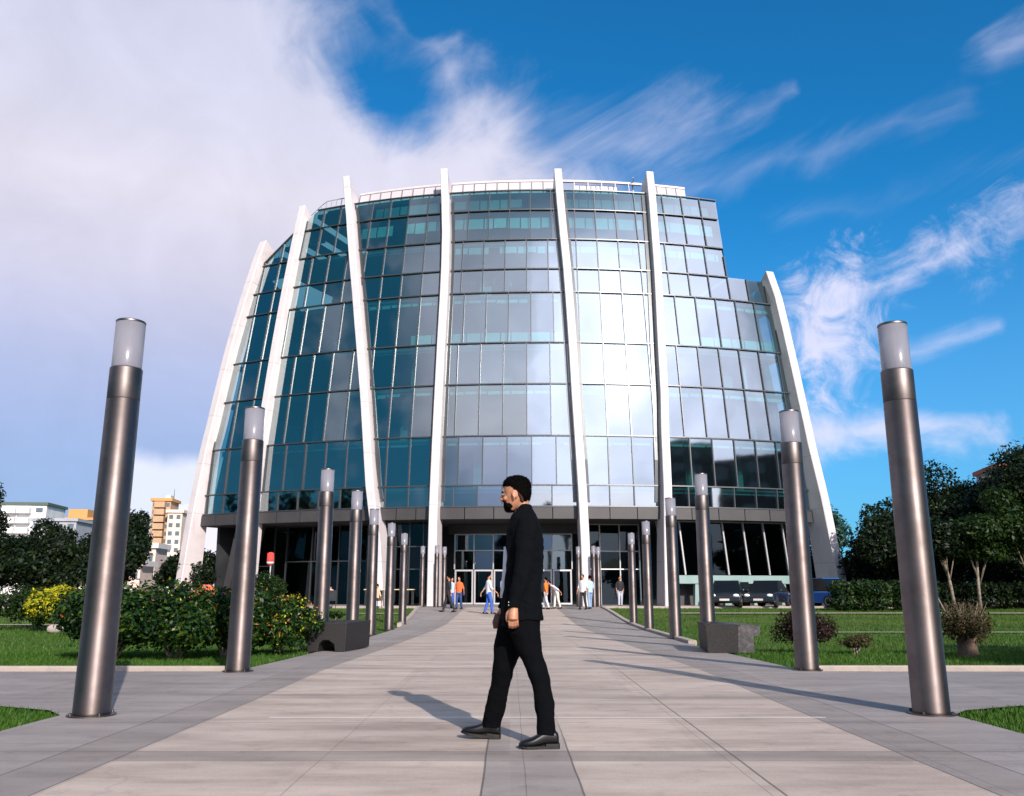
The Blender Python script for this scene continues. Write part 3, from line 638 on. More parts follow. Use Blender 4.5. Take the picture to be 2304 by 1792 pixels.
# body sides, roof
for sgn, ph, zt in ((-1, -29.2, 24.0), (1, 20.0, 22.1)):
    mb = MB()
    p, q = S(ph, 0, -.4), S(ph, 20, -.4)
    mb.hexa([Vector((p.x, p.y, 5.3)), Vector((p.x - sgn * .4, p.y, 5.3)), Vector((p.x - sgn * 3, 96, 5.3)), Vector((p.x - sgn * 2.6, 96, 5.3)),
             Vector((q.x - sgn * 1.2, q.y + .5, zt)), Vector((q.x - sgn * 1.6, q.y + .5, zt)), Vector((q.x - sgn * 4, 96, zt)), Vector((q.x - sgn * 3.6, 96, zt))])
    bbuild(mb, 'side_wall', M['core'])
mb = MB()
for i in range(40):
    a, b = -26.5 + 42.2 * i / 40, -26.5 + 42.2 * (i + 1) / 40; zt = min(28.45, 24.4 + .74 * (a + 27.5))
    mb.hexa([S(a, zt - .3, -.1), S(b, zt - .3, -.1), S(b, zt - .3, -30), S(a, zt - .3, -30), S(a, zt, -.1), S(b, zt, -.1), S(b, zt, -30), S(a, zt, -30)])
mb2 = MB(); arc_band(mb2, 15.9, 19.6, 22.0, 22.2, -28, -.1, 6); bbuild(mb, 'roof', M['soffit']); bbuild(mb2, 'roof', M['soffit'])
mb = MB()   # end wall of the upper block on the right
for z0, z1 in ((22.25, 28.4),):
    mb.add([S(15.75, z0, -.05), S(15.3, z0, -9), S(15.3, z1, -9), S(15.85, z1, -.05)], [(0, 1, 2, 3)])
bbuild(mb, 'window', M['glass'])
M['post'] = mat('railing_post_metal', (.16, .15, .16), .5)
# parapet
def parapet(pa, pb, step, panel=True, kl=None):
    pm, ps, rl = MB(), MB(), MB(); n = max(1, int(round((pb - pa) / step)))
    for i in range(n):
        a, b = pa + (pb - pa) * i / n, pa + (pb - pa) * (i + 1) / n
        if panel: pm.hexa([S(a + .04, 28.62, -1.05), S(b - .02, 28.62, -1.05), S(b - .02, 28.62, -.95), S(a + .02, 28.62, -.95), S(a + .02, 29.85, -1.05), S(b - .02, 29.85, -1.05), S(b - .02, 29.85, -.95), S(a + .02, 29.85, -.95)])
        rl.bar(S(a, 29.95, -.98), S(b, 29.95, -.98), SN(a), .16, .16); ps = MB().bar(S(a, 28.6, -.93), S(a, 29.86, -.93), SN(a), .07 if panel else .05, .05); bbuild(ps, 'railing_post', M['post'] if panel else M['rib'])
    if panel: p = bbuild(pm, 'parapet_panel', M['conc_panel'])
    bbuild(rl, 'railing', M['rib'])
parapet(-18.6, -9.6, 1.15); parapet(-9.1, .75, 1.15); parapet(1.3, 9.2, 1.3, False); parapet(9.7, 13.6, 1.0)
pm = MB(); a = 2.6
for w in (.6, 1.1, .5, 1.2, .9): 
    pm.hexa([S(a, 28.6, -1.3), S(a + w - .1, 28.6, -1.3), S(a + w - .1, 28.6, -1.2), S(a, 28.6, -1.2), S(a, 29.8, -1.3), S(a + w - .1, 29.8, -1.3), S(a + w - .1, 29.8, -1.2), S(a, 29.8, -1.2)]); a += w
bbuild(pm, 'parapet_panel', M['conc_panel'])
mb = MB()
for ph in (6.9, 8.3, 8.9): mb.lathe([(.28, 0), (.30, .35), (.12, .5)], 12, S(ph, 28.7, -1.6))
mb.tube([S(8.5, 28.5, -1.4), S(8.5, 29.9, -1.4), S(8.2, 30.2, -.4)], [.06, .06, .04], 8); bbuild(mb, 'rooftop_equipment', M['light_frame'])
# curved railing at the left roof edge
mb = MB()
for i in range(14):
    a, b = -27.2 + 8.0 * i / 14, -27.2 + 8.0 * (i + 1) / 14; za, zb_ = 24.9 + .74 * (a + 27.5), 24.9 + .74 * (b + 27.5)
    za, zb_ = min(za, 28.8), min(zb_, 28.8); mb.bar(S(a, za + .9, -.6), S(b, zb_ + .9, -.6), SN(a), .05, .05); mb.bar(S(a, za - .2, -.6), S(a, za + .9, -.6), SN(a), .04, .04)
bbuild(mb, 'railing', M['light_frame'])

# ------------------------------------------------------------------ lamp posts
def steel_mat():
    m = mat('brushed_steel', (.36, .33, .32), .34, 1.0, aniso=.72); nt = m.node_tree; g = G(nt); b = nt.nodes['Principled BSDF']
    P = g.node('ShaderNodeTexCoord').outputs['Object']; n = g.noise(g.v('MULTIPLY', P, (60, 60, 2.0)), 1.0, 4, .6); s2 = g.noise(P, 2.3, 6, .65)
    g.put(b.inputs['Base Color'], g.mix(g.sm(s2, .35, .75), (.245, .205, .195, 1), (.165, .138, .130, 1)))
    g.put(b.inputs['Roughness'], g.m('ADD', .40, g.m('ADD', g.m('MULTIPLY', n, .14), g.m('MULTIPLY', s2, .16)))); return m
M['steel'] = steel_mat()
M['steel_dark'] = mat('darker_steel_collar', (.15, .13, .125), .48, 1.0, noise=(3, (.10, .088, .084), .4, .7))
def frost():
    m = bpy.data.materials.new('frosted_glass'); m.use_nodes = True; nt = m.node_tree; b = nt.nodes['Principled BSDF']
    b.inputs['Base Color'].default_value = (.36, .355, .40, 1); b.inputs['Roughness'].default_value = .22; b.inputs['Coat Weight'].default_value = .6; b.inputs['Coat Roughness'].default_value = .05
    t = nt.nodes.new('ShaderNodeBsdfTranslucent'); t.inputs[0].default_value = (.50, .50, .56, 1); tr = nt.nodes.new('ShaderNodeBsdfTransparent'); tr.inputs[0].default_value = (.85, .85, .9, 1)
    mx = nt.nodes.new('ShaderNodeMixShader'); mx.inputs[0].default_value = .42; nt.links.new(b.outputs[0], mx.inputs[1]); nt.links.new(t.outputs[0], mx.inputs[2])
    m2 = nt.nodes.new('ShaderNodeMixShader'); m2.inputs[0].default_value = .14; nt.links.new(mx.outputs[0], m2.inputs[1]); nt.links.new(tr.outputs[0], m2.inputs[2])
    nt.links.new(m2.outputs[0], nt.nodes['Material Output'].inputs[0]); return m
M['frost'] = frost(); M['cap'] = mat('lamp_cap_metal', (.16, .15, .15), .4, 1.0)
def make_lamp(label, loc):
    t = thing('lamp_post', label, 'lamp post', loc, 'steel lamp posts lining the path')
    MB().lathe([(.146, .012), (.1465, .03), (.1425, 1.4), (.138, 2.648)], 64).build('pole', M['steel'], t, True)
    MB().lathe([(.1360, 2.648), (.1375, 2.656), (.1375, 2.93), (.1345, 2.936)], 64).build('collar', M['steel_dark'], t, True)
    MB().lathe([(.1255, 2.936), (.1265, 2.95), (.1265, 3.36)], 64).build('lamp_shade', M['frost'], t, True)
    MB().lathe([(.020, 2.94), (.022, 3.30), (.012, 3.33)], 12).build('lamp_tube', M['conc_panel'], t, True)
    MB().lathe([(.1272, 3.358), (.1278, 3.361), (.1278, 3.376), (.124, 3.38)], 64).build('cap', M['cap'], t, True)
    mb = MB().lathe([(.190, 0), (.190, .011)], 40)
    for k in range(4): a = math.pi / 4 + k * math.pi / 2; mb.lathe([(.012, .011), (.012, .03), (.006, .034)], 8, (.168 * math.cos(a), .168 * math.sin(a), 0))
    mb.build('base_plate', M['steel_dark'], t); return t
lamps = [((-3.44, 7.44), 'tall steel lamp post nearest the camera on the left, beside the lawn corner'),
 ((3.50, 7.52), 'tall steel lamp post nearest the camera on the right, beside the lawn corner'),
 ((-3.42, 11.25), 'steel lamp post in front of the flowering hedge, second from the front on the left'),
 ((3.80, 11.45), 'steel lamp post in front of the purple shrub, second from the front on the right'),
 ((-3.55, 16.6), 'steel lamp post rising behind the dark stone bench on the left'),
 ((3.84, 17.2), 'steel lamp post rising behind the granite block on the right'),
 ((-3.55, 19.9), 'steel lamp post just past the dark bench, fourth from the front on the left'),
 ((3.97, 21.3), 'steel lamp post just left of the granite block, fourth from the front on the right'),
 ((-3.77, 23.9), 'steel lamp post overlapping the foot of the slanting rib, fifth on the left'),
 ((4.33, 27.6), 'steel lamp post fifth from the front on the right, on the lawn edge'),
 ((-3.88, 28.3), 'steel lamp post sixth from the front on the left side of the path'),
 ((4.59, 32.9), 'steel lamp post sixth on the right, where the kerb begins to climb'),
 ((-4.05, 33.2), 'steel lamp post seventh on the left, where the path begins to climb'),
 ((-4.98, 49.6), 'far steel lamp post just left of the left central rib'),
 ((-4.14, 49.2), 'far steel lamp post just right of the left central rib'),
 ((-3.80, 50.4), 'slim far steel lamp post by the entrance, right of its neighbour at the left rib'),
 ((3.92, 50.2), 'far steel lamp post just left of the right central rib'),
 ((4.72, 49.4), 'far steel lamp post just right of the right central rib'),
 ((5.10, 50.6), 'slim far steel lamp post standing outermost by the right central rib')]
lp = None
for (x, y), lab in lamps:
    if lp is None: lp = make_lamp(lab, (x, y, gz(y)))
    else: dup(lp, lab, (x, y, gz(y) if y < 48.5 else .1))

# ------------------------------------------------------------------ stone benches
M['granite'] = mat('dark_granite', (.011, .010, .0105), .55, spec=.3, noise=(40, (.022, .02, .021), .45, .65), bump=(60, .15, .002))
M['granite_rough'] = mat('split_granite', (.045, .042, .045), .8, noise=(9, (.085, .08, .083), .4, .65), bump=(12, .9, .03))
b1 = thing('stone_block', 'rough grey granite block seat on the right edge of the path', 'stone seat', (3.42, 15.4, -.05))
MB().hexa([(0, 0, 0), (.52, 0, 0), (.52, 1.7, 0), (.22, 1.7, 0), (-.02, -.02, .47), (.54, -.02, .47), (.54, 1.72, .47), (.20, 1.72, .47)]).build('polished_block', M['granite'], b1)
MB().hexa([(.522, 0, 0), (.80, .01, 0), (.84, 1.6, 0), (.522, 1.68, 0), (.542, -.01, .46), (.80, 0, .27), (.84, 1.6, .27), (.542, 1.68, .46)]).hexa([(.57, 0, .28), (.90, .01, .28), (.93, 1.6, .28), (.57, 1.6, .28), (.57, 0, .465), (.93, .02, .45), (.95, 1.6, .45), (.57, 1.6, .465)]).build('rough_end', M['granite_rough'], b1)
b2 = thing('stone_bench', 'dark polished stone bench with a scooped base on the left edge of the path', 'stone seat', (-3.82, 15.75, -.06))
prof = [(.02, .50), (.0, .46), (.0, .36), (.07, .30), (.17, .22), (.22, .12), (.24, 0), (.42, 0), (.43, .13), (.50, .20), (.60, .20), (.70, .13), (.72, 0), (.90, 0), (.92, .5)]
mb = MB(); n = len(prof)
mb.V = [(x, 0, z) for x, z in prof] + [(x + .18, 1.55, z) for x, z in prof]
mb.F = [tuple(range(n - 1, -1, -1))[::-1], tuple(n + i for i in range(n))[::-1]] + [(i, i + n, (i + 1) % n + n, (i + 1) % n) for i in range(n)]
ob = mb.build('bench_body', M['granite'], b2); bv = ob.modifiers.new('b', 'BEVEL'); bv.width = .012; bv.segments = 2

# ------------------------------------------------------------------ vegetation
def leaf_cloud(name, mt, parent, lobes, n, size, seed, flat=.3, shell=.55, squash=.55):
    r = np.random.default_rng(seed); L = np.array(lobes, float)   # x y z rx ry rz
    vol = (L[:, 3] * L[:, 4] * L[:, 5]) ** .7; idx = r.choice(len(L), n, p=vol / vol.sum())
    d = r.normal(size=(n, 3)); d /= np.linalg.norm(d, axis=1)[:, None]
    rad = shell + (1 - shell) * r.random(n) ** .6; rad *= 1 + .10 * r.normal(size=n)
    c = L[idx, :3] + d * rad[:, None] * L[idx, 3:6]
    nrm = d + r.normal(0, .7, (n, 3)); nrm[:, 2] += flat; nrm /= np.linalg.norm(nrm, axis=1)[:, None]
    t = np.cross(nrm, r.normal(size=(n, 3))); t /= np.linalg.norm(t, axis=1)[:, None]; b = np.cross(nrm, t)
    s = (size * r.uniform(.55, 1.35, n))[:, None]; w = s * squash
    bend = nrm * s * .18
    Vv = np.stack([c - t * s, c - b * w * .9 + bend * .2, c + t * s - bend, c + b * w * .9 + bend * .2], 1).reshape(-1, 3)
    me = bpy.data.meshes.new(name); me.vertices.add(4 * n); me.vertices.foreach_set('co', Vv.ravel().astype(np.float32)); me.loops.add(4 * n)
    me.loops.foreach_set('vertex_index', np.arange(4 * n, dtype=np.int32)); me.polygons.add(n); me.polygons.foreach_set('loop_start', np.arange(0, 4 * n, 4, dtype=np.int32))
    me.update(calc_edges=True); me.materials.append(mt); o = bpy.data.objects.new(name, me); C.objects.link(o); o.parent = parent; return o
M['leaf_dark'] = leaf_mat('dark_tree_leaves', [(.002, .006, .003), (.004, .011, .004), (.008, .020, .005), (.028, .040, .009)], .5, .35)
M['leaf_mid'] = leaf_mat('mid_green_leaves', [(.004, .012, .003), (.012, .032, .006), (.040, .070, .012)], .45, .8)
M['leaf_hedge'] = leaf_mat('hedge_leaves', [(.003, .010, .004), (.006, .022, .006), (.018, .055, .009), (.075, .105, .012)], .35, 1.6)
M['leaf_yellow'] = leaf_mat('yellow_tip_leaves', [(.16, .20, .01), (.38, .36, .01), (.50, .42, .02)], .45, 2)
M['leaf_red'] = leaf_mat('red_tip_leaves', [(.35, .06, .02), (.48, .14, .03), (.50, .28, .03)], .45, 2)
M['leaf_purple'] = leaf_mat('purple_shrub_leaves', [(.014, .007, .008), (.030, .012, .012), (.028, .022, .012)], .5, 2)
M['leaf_dry'] = leaf_mat('dry_twig_leaves', [(.018, .018, .008), (.045, .036, .014), (.11, .085, .035)], .6, 2)
M['leaf_blue'] = leaf_mat('feathery_leaves', [(.012, .05, .05), (.03, .09, .08), (.06, .12, .09)], .5, 1)
M['bark'] = mat('bark', (.13, .095, .07), .9, noise=(8, (.24, .18, .13), .4, .65), bump=(14, .8, .03))
M['bark_brown'] = mat('grey_brown_bark', (.12, .082, .055), .95, noise=(16, (.09, .06, .04), .4, .6), bump=(25, 1.0, .03))
M['bark_pale'] = mat('pale_bark', (.24, .20, .155), .85, noise=(5, (.13, .10, .075), .45, .65), bump=(14, .5, .02))
def tree(name, label, cat, loc, h, rx, ry, zb, n, size, mt, tr=.16, seed=0, lobes=9, group=None, bark='bark', lean=(0, 0), flat=.3):
    r = random.Random(seed * 7 + 1); t = thing(name, label, cat, loc, group)
    L = []; zc = (h + zb) / 2; rz = (h - zb) / 2
    for i in range(lobes):
        a = i * 2.399 + r.random(); q = math.sqrt((i + .5) / lobes) * .78; k = r.uniform(.28, .48); zz = zc + rz * (r.uniform(-.62, .66)) * math.sqrt(max(.1, 1 - q * q)) + (rz * .25 if i < 2 else 0)
        L.append((lean[0] + rx * q * math.cos(a), lean[1] + ry * q * math.sin(a), zz, rx * k, ry * k, rz * k * r.uniform(.8, 1.15)))
    L.append((lean[0], lean[1], zc, rx * .62, ry * .62, rz * .66))
    leaf_cloud('crown', mt, t, L, n, size, seed + 11, flat)
    mb = MB(); mb.tube([(0, 0, -.1), (lean[0] * .2, lean[1] * .2, zb * .6), (lean[0] * .6, lean[1] * .6, zb + rz * .4), (lean[0], lean[1], zc + rz * .4)], [tr * 1.25, tr, tr * .7, tr * .25], 10)
    for i in range(6):
        l = L[i]; z0 = zb * r.uniform(.55, .95); p0 = Vector((lean[0] * .4, lean[1] * .4, z0)); p1 = Vector(l[:3]); md = p0.lerp(p1, .5) + Vector((0, 0, rz * .18))
        mb.tube([p0, md, p1], [tr * .5, tr * .32, tr * .1], 7)
    mb.build('trunk', M[bark], t, True); return t
GT = 'trees beyond the right lawn'
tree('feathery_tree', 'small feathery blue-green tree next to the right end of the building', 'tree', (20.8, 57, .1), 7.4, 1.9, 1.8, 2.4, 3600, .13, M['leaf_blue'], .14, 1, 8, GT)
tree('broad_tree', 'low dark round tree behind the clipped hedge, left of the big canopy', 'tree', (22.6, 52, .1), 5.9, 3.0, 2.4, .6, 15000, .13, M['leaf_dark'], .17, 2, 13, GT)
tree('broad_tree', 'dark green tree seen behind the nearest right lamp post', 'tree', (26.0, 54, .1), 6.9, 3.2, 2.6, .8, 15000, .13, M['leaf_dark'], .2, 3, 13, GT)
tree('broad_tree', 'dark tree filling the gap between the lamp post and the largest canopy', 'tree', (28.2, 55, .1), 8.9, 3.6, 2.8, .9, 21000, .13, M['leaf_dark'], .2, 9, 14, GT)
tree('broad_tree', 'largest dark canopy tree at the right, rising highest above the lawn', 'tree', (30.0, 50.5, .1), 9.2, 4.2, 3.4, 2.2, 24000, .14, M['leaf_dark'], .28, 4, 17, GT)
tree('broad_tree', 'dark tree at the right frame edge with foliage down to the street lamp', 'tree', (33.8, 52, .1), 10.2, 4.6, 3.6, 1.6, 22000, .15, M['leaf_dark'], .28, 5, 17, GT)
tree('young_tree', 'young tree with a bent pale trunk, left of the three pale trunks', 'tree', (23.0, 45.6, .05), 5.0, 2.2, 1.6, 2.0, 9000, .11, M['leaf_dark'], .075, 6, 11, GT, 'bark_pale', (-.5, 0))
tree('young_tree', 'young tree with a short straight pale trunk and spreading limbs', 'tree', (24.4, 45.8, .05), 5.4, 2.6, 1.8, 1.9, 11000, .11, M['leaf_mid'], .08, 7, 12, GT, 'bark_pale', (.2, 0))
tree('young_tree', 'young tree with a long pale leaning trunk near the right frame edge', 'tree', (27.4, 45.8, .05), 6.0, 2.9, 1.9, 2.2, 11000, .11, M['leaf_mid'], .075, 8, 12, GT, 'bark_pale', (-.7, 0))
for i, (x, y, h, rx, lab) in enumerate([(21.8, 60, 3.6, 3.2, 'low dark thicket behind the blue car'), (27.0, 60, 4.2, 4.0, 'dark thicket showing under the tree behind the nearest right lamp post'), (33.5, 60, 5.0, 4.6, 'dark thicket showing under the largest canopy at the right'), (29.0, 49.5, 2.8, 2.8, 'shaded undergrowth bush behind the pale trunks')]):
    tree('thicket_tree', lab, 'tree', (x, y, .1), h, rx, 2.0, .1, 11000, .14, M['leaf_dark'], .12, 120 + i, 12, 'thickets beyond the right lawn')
GL = 'trees beyond the left lawn'
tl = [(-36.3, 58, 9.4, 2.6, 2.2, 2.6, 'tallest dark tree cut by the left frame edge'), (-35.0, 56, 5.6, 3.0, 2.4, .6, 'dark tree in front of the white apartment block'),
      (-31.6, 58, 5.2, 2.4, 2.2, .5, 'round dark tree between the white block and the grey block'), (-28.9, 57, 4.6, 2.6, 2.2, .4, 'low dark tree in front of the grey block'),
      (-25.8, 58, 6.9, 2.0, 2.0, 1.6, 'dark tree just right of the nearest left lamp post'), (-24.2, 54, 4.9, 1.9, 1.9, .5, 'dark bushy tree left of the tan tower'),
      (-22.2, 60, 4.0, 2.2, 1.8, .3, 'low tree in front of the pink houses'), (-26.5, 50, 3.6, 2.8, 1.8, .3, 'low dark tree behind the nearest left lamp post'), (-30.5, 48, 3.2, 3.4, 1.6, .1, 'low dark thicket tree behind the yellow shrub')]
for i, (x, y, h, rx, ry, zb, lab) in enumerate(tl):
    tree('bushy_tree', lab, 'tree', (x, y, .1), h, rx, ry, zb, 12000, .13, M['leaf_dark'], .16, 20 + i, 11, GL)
tree('side_tree', 'leafy tree outside the picture whose shadow crosses the right lawn', 'tree', (13.6, 4.6, 0), 7.4, 2.8, 3.0, 3.2, 5000, .24, M['leaf_mid'], .2, 40, 10)
# flowering hedge: four shrubs grown together
GHs = 'flowering shrubs of the left hedge'
def shrub(name, label, loc, rx, ry, h, n, size, mt, seed, extra=None, group=None, stems=True, cat='shrub', zb=.1):
    t = thing(name, label, cat, loc, group); r = random.Random(seed); L = []
    for i in range(12):
        a = i * 2.399; q = math.sqrt((i + .5) / 12) * .75
        L.append((rx * q * math.cos(a), ry * q * math.sin(a), zb + (h - zb) * r.uniform(.30, .76), rx * r.uniform(.34, .5), ry * .42, (h - zb) * r.uniform(.26, .36)))
    L.append((0, 0, zb + (h - zb) * .5, rx * .8, ry * .8, (h - zb) * .44))
    leaf_cloud('foliage', mt, t, L, n, size, seed, .4, .5)
    if extra:
        for (m2, n2, s2, zf, nm) in extra:
            L2 = [(l[0], l[1], l[2] + (h - zb) * zf, l[3] * 1.03, l[4] * 1.03, l[5] * .9) for l in L[:12]]; leaf_cloud(nm, m2, t, L2, n2, s2, seed + 5, .5, .92)['kind'] = 'stuff'
    if stems:
        mb = MB()
        for i in range(9):
            a = r.uniform(0, 6.28); q = r.uniform(.15, .6); mb.tube([(r.uniform(-.06, .06), r.uniform(-.06, .06), -.05), (rx * q * .4 * math.cos(a), ry * q * .4 * math.sin(a), h * .22), (rx * q * math.cos(a), ry * q * math.sin(a), h * .62)], [.022, .016, .006], 7)
        mb.build('stem', M['bark_pale'], t, True)
    return t
shrub('flowering_shrub', 'dark green flowering shrub with a few red blooms, left end of the long hedge', (-6.15, 13.75, -.05), 1.05, .8, 1.14, 10500, .042, M['leaf_hedge'], 51, [(M['leaf_red'], 60, .030, .05, 'flower'), (M['leaf_yellow'], 60, .03, .12, 'tip')], GHs)
shrub('flowering_shrub', 'flowering shrub with a forked bare stem at its foot, second in the long hedge', (-5.25, 13.95, -.05), 1.0, .8, 1.13, 10500, .042, M['leaf_hedge'], 52, [(M['leaf_red'], 110, .030, .08, 'flower'), (M['leaf_yellow'], 120, .03, .12, 'tip')], GHs)
shrub('flowering_shrub', 'flowering shrub behind the second left lamp post with orange blooms on top', (-4.7, 14.6, -.05), .90, .8, 1.06, 9500, .042, M['leaf_hedge'], 53, [(M['leaf_red'], 190, .030, .1, 'flower'), (M['leaf_yellow'], 260, .03, .12, 'tip')], GHs)
shrub('flowering_shrub', 'yellow-tipped flowering shrub at the right end of the long hedge beside the stone bench', (-4.0, 15.35, -.05), .72, .75, .93, 8000, .040, M['leaf_hedge'], 54, [(M['leaf_red'], 230, .028, .1, 'flower'), (M['leaf_yellow'], 620, .024, .08, 'tip')], GHs)
shrub('purple_shrub', 'rounded dark purple shrub behind the second right lamp post', (5.2, 15.6, -.08), .60, .5, .74, 5200, .026, M['leaf_purple'], 61)
shrub('low_shrub', 'small sparse brown-green shrub beside the purple shrub', (5.95, 15.3, -.08), .32, .28, .34, 1100, .024, M['leaf_dry'], 62)
# stump-like clipped shrub
t = thing('pollarded_shrub', 'dry twiggy shrub with a thick stubby trunk on the right lawn', 'shrub', (7.55, 14.7, -.08))
mb = MB(); r = random.Random(4)
mb.lathe([(.20, -.03), (.155, .06), (.135, .18), (.15, .30), (.17, .40), (.10, .48)], 11); mb.V = [(x * (1 + r.uniform(-.13, .13)), y * (1 + r.uniform(-.13, .13)), z) for x, y, z in mb.V]; mb.build('trunk', M['bark_brown'], t, True)
mb = MB()
for i in range(170):
    a = r.uniform(0, 6.28); q = r.uniform(0, .36); z1 = r.uniform(.55, .90); mb.tube([(.10 * math.cos(a), .10 * math.sin(a), r.uniform(.25, .42)), (q * .75 * math.cos(a), q * .75 * math.sin(a), .3 + z1 * .4), (q * math.cos(a) * 1.08, q * math.sin(a) * 1.08, z1)], [.007, .005, .002], 5)
mb.build('twig', M['bark'], t, True); leaf_cloud('foliage', M['leaf_dry'], t, [(0, 0, .62, .42, .38, .30), (.08, 0, .46, .34, .32, .24), (-.12, 0, .48, .28, .28, .22)], 4600, .024, 77, .2, .5)
mb = MB(); mb.tube([(-.22, .0, .5), (-.33, 0, .78), (-.42, 0, 1.0)], [.02, .016, .008], 7); mb.build('dead_branch', M['bark_pale'], t, True)
# clipped hedges on the right, shrubs on the left
def hedge_box(label, loc, sx, sy, h, n, size, mt, seed, group):
    t = thing('clipped_hedge', label, 'hedge', loc, group); r = random.Random(seed); L = []
    k = max(2, int(sx / .7))
    for i in range(k):
        for j in (.3, .75): L.append((-sx / 2 + sx * (i + .5) / k, r.uniform(-.15, .15), h * j + r.uniform(-.04, .06), sx / k * .72, sy / 2, h * .34))
    leaf_cloud('foliage', mt, t, L, n, size, seed, .4, .7)
    mb = MB()
    for i in range(k): x = -sx / 2 + sx * (i + .5) / k; mb.tube([(x, -.1, -.05), (x + .1, -.12, h * .5)], [.04, .02], 7)
    mb.build('stem', M['bark'], t, True); return t
GC = 'clipped hedges beyond the right lawn'
hedge_box('clipped dark hedge in front of the foot of the right-hand rib', (17.7, 44.5, .05), 2.7, 1.6, 1.35, 5200, .085, M['leaf_mid'], 81, GC)
hedge_box('clipped dark hedge immediately left of the nearest right lamp post', (20.6, 45.0, .05), 2.2, 1.6, 1.3, 4600, .085, M['leaf_mid'], 82, GC)
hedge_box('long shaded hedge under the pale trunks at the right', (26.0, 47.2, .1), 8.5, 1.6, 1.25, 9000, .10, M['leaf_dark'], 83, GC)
GB = 'shrubs on the far left lawn'
shrub('garden_shrub', 'mid green shrub at the left frame edge', (-17.6, 28.5, -.2), 1.3, 1.0, 1.25, 5200, .07, M['leaf_mid'], 91, None, GB)
shrub('garden_shrub', 'dark green shrub between the frame edge and the yellow shrub', (-16.0, 30.0, -.2), 1.3, 1.0, 1.35, 5200, .07, M['leaf_mid'], 92, None, GB)
shrub('yellow_shrub', 'bright yellow-topped shrub left of the nearest left lamp post', (-14.5, 28.2, -.2), 1.05, .9, 1.22, 4200, .06, M['leaf_hedge'], 93, [(M['leaf_yellow'], 4500, .05, .14, 'yellow_foliage')], GB)
shrub('garden_shrub', 'green shrub low behind the nearest left lamp post', (-12.6, 28.6, -.2), 1.1, .9, 1.15, 4200, .07, M['leaf_mid'], 94, None, GB)
shrub('ball_shrub', 'dark green shrub clipped into a ball behind the hedge', (-8.25, 30, -.05), .62, .6, 1.65, 5200, .045, M['leaf_mid'], 95, None, None, True, 'shrub', .5)
shrub('low_shrub', 'tiny dark shrub on the lawn between the third and fourth left lamp posts', (-6.8, 34.5, -.2), .4, .3, .42, 700, .05, M['leaf_mid'], 96)
# rock
def rock(label, loc, r_, seed):
    mb = MB(); rr = random.Random(seed); mb.ell((0, 0, r_ * .35), (r_, r_ * .7, r_ * .55), 18, 10); mb.V = [(x * (1 + rr.uniform(-.12, .12)), y * (1 + rr.uniform(-.12, .12)), max(-.05, z * (1 + rr.uniform(-.15, .15)))) for x, y, z in mb.V]
    o = mb.build('rock', M['kerb'], None, True); o.location = loc; return tag(o, label, 'rock')
rock('pale grey rock on the left lawn beside the nearest left lamp post', (-13.6, 26.5, -.22), .25, 3)

# ------------------------------------------------------------------ distant buildings
def block(name, label, loc, w, d, h, wall, roofm, cols, floors, rz=0, win=(.55, .5), balc=None, top=None, cat='building', frame='dark_wall', group=None):
    t = thing(name, label, cat, loc, group, rz); MB().box(-w / 2, w / 2, -d / 2, d / 2, 0, h).build('wall', wall, t)
    MB().box(-w / 2 - .3, w / 2 + .3, -d / 2 - .3, d / 2 + .3, h + .002, h + .5).build('roof', roofm, t)
    fh = h / floors; n = 0
    for f in range(floors):
        for c in range(cols):
            if n >= 90: break
            cx = -w / 2 + w * (c + .5) / cols; ww = w / cols * win[0]; z0 = f * fh + fh * (.5 - win[1] / 2); o = MB().box(cx - ww / 2, cx + ww / 2, -d / 2 - .06, -d / 2 - .003, z0, z0 + fh * win[1]).build('window', M['far_window'], t); n += 1
            if balc and c in balc: MB().box(cx - ww / 2 - .5, cx + ww / 2 + .5, -d / 2 - 1.2, -d / 2 - .065, z0 - .25, z0 + .75).build('balcony', wall, t)
    return t
M['far_window'] = mat('far_window_glass', (.10, .13, .15), .25)
M['white_far'] = mat('white_facade', (.72, .70, .70), .8, noise=(.4, (.60, .58, .58), .45, .7)); M['grey_far'] = mat('grey_facade', (.36, .37, .42), .8, noise=(.4, (.28, .29, .33), .4, .7))
M['tan_far'] = mat('tan_facade', (.44, .28, .17), .8, noise=(.4, (.36, .23, .14), .4, .7)); M['pink_far'] = mat('pinkish_facade', (.70, .56, .48), .8, noise=(.3, (.58, .45, .39), .4, .7))
M['orange_roof'] = mat('orange_tiles', (.50, .26, .09), .8, noise=(.6, (.50, .25, .08), .4, .7)); M['green_roof'] = mat('dark_green_roof', (.07, .10, .08), .7); M['red_roof'] = mat('red_brown_tiles', (.30, .09, .05), .8, noise=(.8, (.22, .07, .04), .4, .7))
block('apartment_block', 'white apartment block with stacked balconies at the far left', (-90.5, 162, 0), 9.6, 9, 16.3, M['white_far'], M['green_roof'], 4, 9, .12, (.5, .45), (1, 2))
block('apartment_block', 'small white annex with two windows left of the white apartment block', (-96.5, 160, 0), 3.2, 8, 14.5, M['white_far'], M['green_roof'], 1, 8, .1)
block('apartment_block', 'pale grey apartment block partly hidden by the nearest left lamp post', (-78.5, 152, 0), 7.2, 8, 12.6, M['grey_far'], M['grey_far'], 4, 7, .1)
block('apartment_block', 'tall block with an orange roof just left of the nearest left lamp post', (-90.5, 182, 0), 7.5, 8, 15.2, M['grey_far'], M['orange_roof'], 4, 8, .1)
MB().box(-1.9, 1.9, -2, 2, 15.702, 17.6).build('roof_house', M['orange_roof'], C.objects['apartment_block.003'])
tw = block('apartment_tower', 'tan apartment tower with dark balconies under the white cumulus cloud', (-60.9, 152, 0), 3.1, 5, 16.2, M['tan_far'], M['orange_roof'], 3, 13, .1, (.7, .5), (1,))
